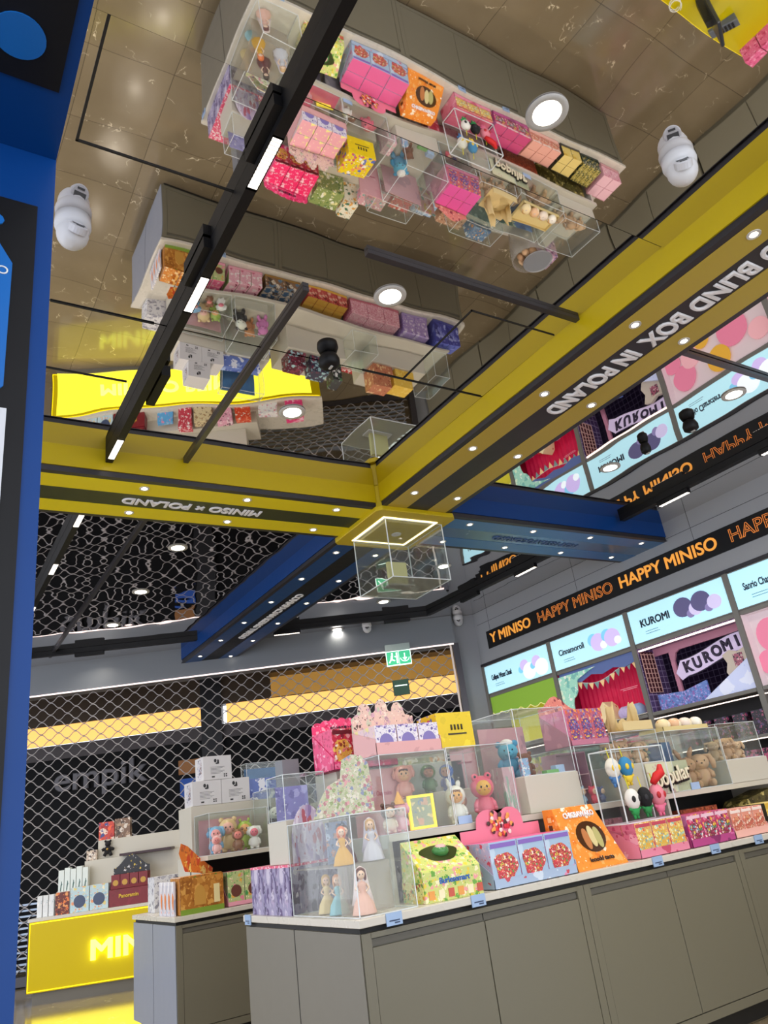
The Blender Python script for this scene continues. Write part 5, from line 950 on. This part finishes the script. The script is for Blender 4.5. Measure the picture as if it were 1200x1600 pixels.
# ================================================================== SECOND COUNTER
L2 = R2+.001
cb2 = display(2.09, 2.46, 6.86, JZ, .285, 2, 2, .13, P('#b8752c', ['#d89a48', '#8a5018', '#e8c070', '#6a8a2c'], 14, .5), P('#c8a070', ['#f0ece4', '#d8843a', '#e8e0d8'], 30, .6, stretch=(1, .3, 1)), P('#d8862c', ['#f0b860', '#b06018', '#f4dca8'], 24, .6), P('#b87830', ['#d49848', '#905820'], 16, .4), 'brown castle-print', 'orange brown stone-print box, castle display', 'castle print boxes', lip=.26)
cw = thing('castle_front_print', 'brown castle wall front with arched door on the castle display', 'printed front', (2.275, 6.856, JZ)); MB().box(-.185, .185, -.003, 0, 0, .27).build('wall_sheet', P('#b0702a', ['#c88a3c', '#9a5c20', '#d8a050'], 18, .8), cw); MB().prism(shape('arch', .10, .15), 'y', -.006, -.003).build('door_print', mat('#c89440', .5), cw, loc=(-.02, 0, .06)); MB().box(-.185, .185, -.006, -.003, 0, .04).build('grass_print', mat('#7c9a30', .5), cw); MB().box(.10, .15, -.006, -.003, .06, .2).build('sign_print', mat('#e8d8a0', .5), cw)
wg = thing('castle_header', 'curved orange feathered header card rising from the castle display', 'header card', (2.38, 7.13, JZ+.27), 0); MB().prism([(.08, 0), (-.16, .05), (-.21, .20), (-.19, .28), (-.13, .25), (-.02, .14), (.09, .05)], 'y', 0, .005).build('card', P('#d8782c', ['#e8b048', '#c84a28', '#f0d880', '#a85a2c'], 26, .8, stretch=(1, 1, .5)), wg)
for k_ in range(4): MB().box(-.008, .008, 0, .1, 0, .26).build('paper_bag', P('#d8d4dc', ['#e8843a', '#a8b4cc', '#f4f0f0'], 20, .4, stretch=(1, 1, .4)), loc=(2.055-.0+.0*k_, 6.87+.0, JZ) if False else (2.065, 6.93+.11*k_, JZ), rotz=PI/2*0, label='thin white printed packet beside the castle display, %s from the front' % ['first', 'second', 'third', 'fourth'][k_], cat='packet', group='thin packets by the castle display')
display(2.50, 2.82, 6.87, JZ, .27, 2, 2, .12, P('#bcc88c', ['#e88aa0', '#f4ecc0', '#4a9a50', '#e8b050', '#8ac06a'], 30, .6), P('#c8e0b0', ['#60a860', '#f0a0b0'], 20, .5), P('#e06a90', ['#f4c8d4', '#e890ac'], 30, .5), mat('#e8a0b4', .5), 'pink and green', 'green and pink box on the second counter', 'green and pink boxes', motif=mat('#6a3a30', .5))
display(2.86, 3.30, 6.87, JZ, .27, 3, 2, .12, P('#e8b0c0', ['#f4d8dc', '#c85a78', '#f4f0f0'], 26, .5), mat('#8aa060', .5), P('#f0b8c8', ['#a04a60', '#f4e0e4'], 18, .3), mat('#e8a8b8', .5), 'rose', 'rose box on the second counter', 'rose boxes')
display(3.34, 3.85, 6.88, JZ, .22, 2, 2, .13, P('#8a6a50', ['#d8d0c0', '#4a3c30', '#5a7a98'], 16, .7), mat('#6a5240', .5), P('#b8b0a4', ['#5a4a40', '#d8d0c4', '#48688a'], 12, .7), mat('#a07838', .5), 'brown', 'brown and stone-grey printed box on the second counter', 'brown stone-print boxes')
display(3.95, 4.55, 6.88, JZ, .21, 4, 2, .12, P('#c04a48', ['#7a2428', '#e8b8a0'], 22, .5), mat('#a03034', .5), P('#e0b050', ['#e8c070'], 10, .2), mat('#e0b048', .5), 'red and yellow', 'red box with yellow top on the second counter', 'red and yellow boxes')
display(4.60, 5.35, 6.88, JZ, .25, 3, 2, .12, P('#e0a0b0', ['#f4d0d8', '#c87084'], 60, .5), P('#c8708a', ['#e8a8b8'], 60, .5), P('#eab8c4', ['#d890a4', '#f8dce4'], 60, .5), mat('#c06a7c', .5), 'pink dotted', 'pink dotted box on the second counter', 'pink dotted boxes')
display(5.40, 5.85, 6.88, JZ, .30, 2, 2, .14, P('#a890c8', ['#d8c8e8', '#7a60a8', '#f0e8f4'], 24, .5), P('#9078b8', ['#c0b0dc'], 20, .4), P('#b8a4dc', ['#d8ccec'], 20, .3), mat('#a894c8', .5), 'lilac', 'lilac box on the second counter', 'lilac boxes')
display(5.95, 6.38, 6.86, JZ, .32, 2, 2, .125, P('#4a4ca0', ['#7a80cc', '#34347c', '#a8b0e8'], 14, .6), P('#5a60b4', ['#8088d0'], 14, .5), P('#6a74cc', ['#8a94e0', '#4c54a8'], 14, .5), mat('#4a4c98', .5), 'indigo', 'indigo box at the far end of the second counter', 'indigo boxes')
acrylic('baby_case', 'clear case of six small hooded babies on the second counter', 'display case', 2.39, 2.94, 6.95, 7.36, L2, 1.705)
cardback(2.67, 7.33, L2+.003, .5, .30, P('#cf9aa4', ['#d8a8b0', '#c49098'], 4, .4), 'mauve pink card behind the hooded babies')
for (x, y, h_, s_, e_, sk, l_) in ((2.48, 7.03, .165, '#f4b8b8', 'round', '#f08a8a', 'pale pink hooded baby at the front left of its case'), (2.52, 7.16, .25, '#7ab0dc', 'floppy', '#f0a0a0', 'sky blue hooded baby behind the pale pink one'), (2.66, 7.22, .31, '#e0c08c', 'round', '#f4b8a8', 'tall sandy hooded baby at the back'), (2.81, 7.19, .27, '#a4c04a', 'horn', '#f0b070', 'lime green horned hooded baby'), (2.68, 7.03, .20, '#8a5838', 'round', '#f08880', 'brown hooded baby at the front middle'), (2.84, 7.04, .21, '#f2f0ee', 'floppy', '#f07a90', 'white floppy-eared hooded baby at the front')):
    hooded(x, y, L2+.004, h_, s_, l_, ears=e_, skin=sk, rot=-.35)
acrylic('soft_toy_case.003', 'clear case of a panda toy and friends on the second counter', 'display case', 2.98, 3.48, 6.95, 7.36, L2, 1.86)
plush(3.09, 7.10, L2+.12, .25, '#1c1c1e', 'black and white panda soft toy in the clear case', ears='round', rot=-.4, c2='#eceadf')
carton('clear_step', 'white step under the panda soft toy', 'step', 3.20, 7.14, L2+.003, .4, .3, .115, RW)
plush(3.23, 7.20, L2+.12, .24, '#c88a58', 'tan soft toy beside the panda', ears='round', rot=-.4); plush(3.37, 7.10, L2+.12, .24, '#d884c0', 'orchid pink soft toy right of the panda', ears='round', rot=-.4)
carton('blue_scenery_box', 'blue and white cloud-print carton behind the panda', 'carton', 3.22, 7.46+.06, 1.802, .5, .1, .2, P('#6a80c8', ['#a8bce8', '#e8ecf8', '#4a5cb0'], 12, .6))
for k_, (x, z_) in enumerate(((2.545, 1.802), (2.835, 1.802), (2.66, 2.024))):
    lab = 'white carton with small black logo, %s of the stack of three' % ['lower left', 'lower right', 'topmost'][k_]
    if k_ == 0:
        wb = MB().box(-.143, .143, -.12, .12, 0, .22).build('white_carton', P('#d4d2d4', ['#cfcdd0', '#d8d6d8'], 6, .3), loc=(x, 7.55, z_), bevel=.002, label=lab, cat='carton', group='stack of white cartons'); o = wb
        m = MB(); m.ell((-.02, -.121, .175), (.014, .001, .018), n=10).ell((.008, -.121, .165), (.010, .001, .022), n=10).ell((.0, -.121, .15), (.02, .001, .008), n=10)
        for q in range(6): m.box(-.07, .07-.02*(q % 3), -.1208, -.12, .115-.012*q, .118-.012*q)
        for q in range(4): m.box(.06+.02*(q % 2), .074+.02*(q % 2), -.1208, -.12, .02+.018*(q//2), .032+.018*(q//2))
        m.box(-.06, -.03, -.1208, -.12, .02, .034); m.build('black_print', mat('#26262a', .5), o)
        m = MB(); m.box(-.1438, -.143, -.07, .05, .02, .2); m.build('side_print', P('#d0ced4', ['#3a4a8a', '#8a5a4a', '#5a5a66'], 40, .45), o)
    else: o = copy_tree(wb); o['label'] = lab; o.location = (x, 7.55, z_)
acrylic('blue_card_case', 'clear case with plain blue card at the back of the second counter', 'display case', 3.04, 3.58, 7.64, 7.79, 1.802, 2.17); cardback(3.28, 7.76, 1.804, .44, .32, P('#2c6ca4', ['#3478b0', '#28649a', '#5a9acc'], 4, .4), 'deep blue card in the clear case')
for k_, (x, y, z_, dx, dy, dz, c, cs, nm_) in enumerate(((3.9, 7.35, 1.722, .24, .2, .2, '#5c1c30', ['#8a3a50', '#a8d0d8'], 'dark wine'), (4.22, 7.36, 1.722, .24, .2, .22, '#30304a', ['#a8d0d8', '#7a2c44'], 'midnight blue'), (4.5, 7.4, 1.722, .14, .2, .25, '#2c2c30', ['#e8e8e8', '#5a8a5a'], 'black'), (5.2, 7.35, 1.662, .3, .24, .28, '#c07858', ['#a05a40', '#e8c090'], 'terracotta'), (5.55, 7.35, 1.662, .3, .24, .22, '#e8c050', ['#f0d070', '#e0b040'], 'golden yellow'), (5.85, 7.25, R2+.002 if False else 1.662, .0, .0, .0, '#e8c050', ['#f0d070'], 'x'))):
    if dx: carton('toy_carton', '%s carton on the white block of the second counter' % nm_, 'carton', x, y, z_, dx, dy, dz, P(c, cs, 24, .5), P(c, cs, 20, .4), P(c, cs, 16, .4))
acrylic('wide_clear_case.002', 'empty clear case on the second counter riser', 'display case', 4.62, 4.98, 6.98, 7.4, L2, 1.70); acrylic('wide_clear_case.003', 'large empty clear case at the far end of the second counter', 'display case', 5.92, 6.18, 7.0, 7.5, L2, 1.8)
for k_, (x, dx, dz, c, cs, nm_) in enumerate(((2.3, .3, .3, '#d8d8dc', ['#8a8a98', '#b0b0bc'], 'grey'), (2.75, .4, .25, '#e8c8d0', ['#c05a70', '#f8ecec'], 'pale rose'), (3.3, .4, .3, '#b84a40', ['#e8c8b0', '#6a2420'], 'brick red'), (3.9, .4, .28, '#2c3c6c', ['#8a9ac8', '#e0e4f0'], 'navy blue'), (4.5, .4, .3, '#c8a058', ['#8a6a30', '#f0e0b8'], 'mustard'), (5.1, .4, .3, '#c02c30', ['#f0f0f0', '#e06a60'], 'red and white striped'), (5.7, .4, .34, '#60b0a0', ['#c8f0c0', '#e8e060', '#6a8ad0'], 'iridescent green'))): carton('toy_carton', '%s carton at the back of the second counter' % nm_, 'carton', x, 7.96, JZ, dx, .22, dz, P(c, cs, 24, .5))

# ================================================================== GOODS ON THE YELLOW COUNTER
YM = Matrix.Translation((YO[0], YO[1], 0)) @ Matrix.Rotation(YR, 4, 'Z')
def yat(s, d, z): v = YM @ Vector((s, d, z)); return v.x, v.y, v.z
def yblock(name, lab, s0, s1, d0, d1, z0, z1):
    o = MB().box(-(s1-s0)/2, (s1-s0)/2, 0, d1-d0, 0, z1-z0).build(name, RW, loc=yat((s0+s1)/2, d0, z0), rotz=YR, bevel=.004, label=lab, cat='display block'); return o
yblock('display_block.011', 'low white block on the yellow counter', .22, 3.2, .27, .8, .921, 1.17); yblock('display_block.012', 'middle white block on the yellow counter', .52, 3.0, .42, .8, 1.171, 1.49); yblock('display_block.013', 'tall white block on the yellow counter', .66, 2.4, .52, .8, 1.491, 1.72)
def ycarton(name, lab, cat, s, d, z, dx, dy, dz, f, sd=None, tp=None, **k):
    x, y, zz = yat(s, d+dy/2, z); return carton(name, lab, cat, x, y, zz, dx, dy, dz, f, sd, tp, rot=YR, **k)
ycarton('small_carton', 'brown and red picture carton at the left of the yellow counter', 'carton', .37, .06, .921, .17, .12, .25, P('#6a2418', ['#e87838', '#3a1810', '#e8a060'], 26, .6), mat('#e8e4e0', .5)); 
for k_ in range(2): ycarton('window_carton', 'pastel carton with dark round window on the yellow counter, %s one' % ['left', 'right'][k_], 'carton', .58+.235*k_, .05, .921, .225, .14, .28, P('#bcd4dc', ['#e8d070', '#9ac4d8', '#e89a70', '#f0ecd0'], 24, .6), group='pastel window cartons', motif=mat('#3c4a6a', .3))
rb_ = display(0, .46, 0, 0, .165, 4, 1, .12, P('#7c1420', ['#8c2030', '#6a101a'], 10, .3), mat('#6c101a', .5), mat('#8a1a28', .5), mat('#7a1420', .5), 'wine red', 'wine red gold-ring box on the yellow counter', 'wine red boxes', header='hill', hh=.23, hmat=P('#1c1a20', ['#e8c840', '#d8d8d8', '#2a262c'], 24, .3), lip=.04, motif=mat('#c89a3c', .4))
base_ = ycarton('wine_red_base', 'wine red drawer-fronted base carton with gold lettering', 'carton', 1.18, .04, .921, .48, .18, .19, P('#7c1420', ['#74121c', '#86182a'], 8, .3)); text('Panoramin', .06, mat('#e0b840', .4), base_, (0, -.095, .11), (1, 0, 0), (0, 0, 1), ext=.001, bold=.002, width=.24)
for o in list(bpy.data.objects):
    if o.parent is None and ((o.get('group') == 'wine red boxes') or (o.get('label', '').startswith('open wine red'))):
        lx, ly, lz = o.location; v = YM @ Vector((.95+lx, .06+ly, 1.113+lz)); o.location = v; o.rotation_euler = (0, 0, YR)
for k_ in range(5): ycarton('tube_box', 'slim white and mint tube box on the low white block, %s' % ORD[k_], 'carton', .27+.075*k_, .29, 1.171, .068, .08, .25+.02*(k_ % 2), P('#dce4e0', ['#a8c8c0', '#4a6a64', '#f0f4f0'], 20, .4, stretch=(1, 1, .3)), group='slim tube boxes')
for k_ in range(3): ycarton('slim_white_box', 'slim white box at the left end of the yellow counter, %s' % ORD[k_], 'carton', .09+.07*k_, .08, .921, .06, .1, .24, P('#dfe2e4', ['#a8b8c0', '#f4f4f4'], 20, .4), group='slim white boxes')
ycarton('red_picture_pack', 'red and orange picture pack on the tall white block', 'pack', .76, .54, 1.721, .20, .1, .22, P('#c8402c', ['#f06030', '#e8d0c0', '#3a4a8a', '#a02020'], 18, .7)); ycarton('brown_picture_pack', 'brown and white picture pack on the tall white block', 'pack', .97, .54, 1.721, .20, .1, .24, P('#7a5c48', ['#d8ccc0', '#4a382c', '#a88a70'], 18, .7))
bt = thing('small_black_bear', 'small plain black plush charm hanging on the tall white block', 'soft toy', yat(.80, .475, 1.53)); bt.rotation_euler = (0, 0, YR); m = MB(); m.ell((0, 0, .06), (.05, .03, .055), n=12).ell((0, 0, .135), (.04, .03, .038), n=12); [m.ell((s*.032, 0, .168), .016, n=8) for s in (-1, 1)]; [m.tube([(s*.04, 0, .08), (s*.075, -.01, .06)], [.018, .02], 8) for s in (-1, 1)]; [m.tube([(s*.025, 0, .03), (s*.045, -.01, -.01)], [.02, .022], 8) for s in (-1, 1)]; m.build('body', mat('#17151a', .8), bt, smooth=True); MB().ell((0, -.032, .07), (.014, .005, .014), n=10).build('gold_medal', mat('#b08a3a', .3, .6), bt, smooth=True)
# plum plinth (its film figure is left out) and the clutter round it
pl_ = thing('plum_plinth', 'plum coloured display plinth standing among white blocks on the yellow counter', 'plinth', yat(1.30, .28, 1.491)); pl_.rotation_euler = (0, 0, YR); MB().box(-.30, .36, -.0, .22, 0, .03).build('plinth_top', mat('#3a2028', .4), pl_)
ycarton('sky_blue_pouch', 'sky blue pouch with handle right of the wine red display', 'pouch', 1.72, .10, .921+.25*0, .24, .08, .16, P('#5aa8e0', ['#8cc8f0', '#e890b0'], 20, .4)); 
ycarton('white_gadget_box', 'white lattice basket carton at the left on the middle white block', 'carton', .60, .44, 1.491, .13, .06, .12, P('#d0bca8', ['#5a4a44', '#e8e0d8'], 40, .6))
for k_, (s, dx, dz, c, cs, nm_) in enumerate(((2.05, .22, .34, '#c83a50', ['#f4d0d4', '#f8f0f0'], 'crimson'), (2.35, .3, .25, '#d8c8a0', ['#a07850', '#6a4a34'], 'sandy'), (2.7, .25, .3, '#e8a8c0', ['#5a3040', '#f4dce4'], 'pink with dark print'), (3.0, .24, .28, '#d84828', ['#f0f0e8', '#f09070'], 'vermilion'), (3.4, .3, .2, '#f0f0f0', ['#c8c8d8', '#e090a8'], 'white'), (3.8, .26, .3, '#e83a80', ['#f8c0d4'], 'magenta'))): ycarton('toy_carton', '%s carton along the front of the yellow counter' % nm_, 'carton', s, .05, .921, dx, .16, dz, P(c, cs, 22, .5))

# fillers on the raised level and in the cubbies
carton('spare_box', 'dusty violet spare box in the cubby left of the green box', 'carton', 2.58, 4.05, IZ+.001, .2, .14, .2, P('#8a84a0', ['#b0a8c4', '#5a5470', '#d8d0e0'], 26, .5))
carton('spare_box', 'grey spare box in the dark cubby behind the orange box', 'carton', 3.75, 4.05, IZ+.001, .22, .14, .22, P('#9a9a9c', ['#c8c8cc', '#5a5a60'], 26, .5))
carton('spare_box', 'rose spare box in the dark cubby behind the rose pink display', 'carton', 4.15, 4.05, IZ+.001, .3, .14, .24, P('#c87888', ['#e8a8b4', '#8a4050'], 26, .5))
carton('letter_block', 'red lettered carton standing behind the gold and coral boxes', 'carton', 3.90, 3.90-.02+.06, IZ+.001, .14, .08, .30, P('#b83040', ['#e8a8b0', '#d06070'], 30, .5))
carton('spare_box', 'pastel striped box beside the magenta display on the riser', 'carton', 3.40, 4.10, L1, .10, .16, .30, P('#d8b0b8', ['#f0d8dc', '#b8889a', '#a8c0b0'], 18, .5, stretch=(2, 2, .5)))
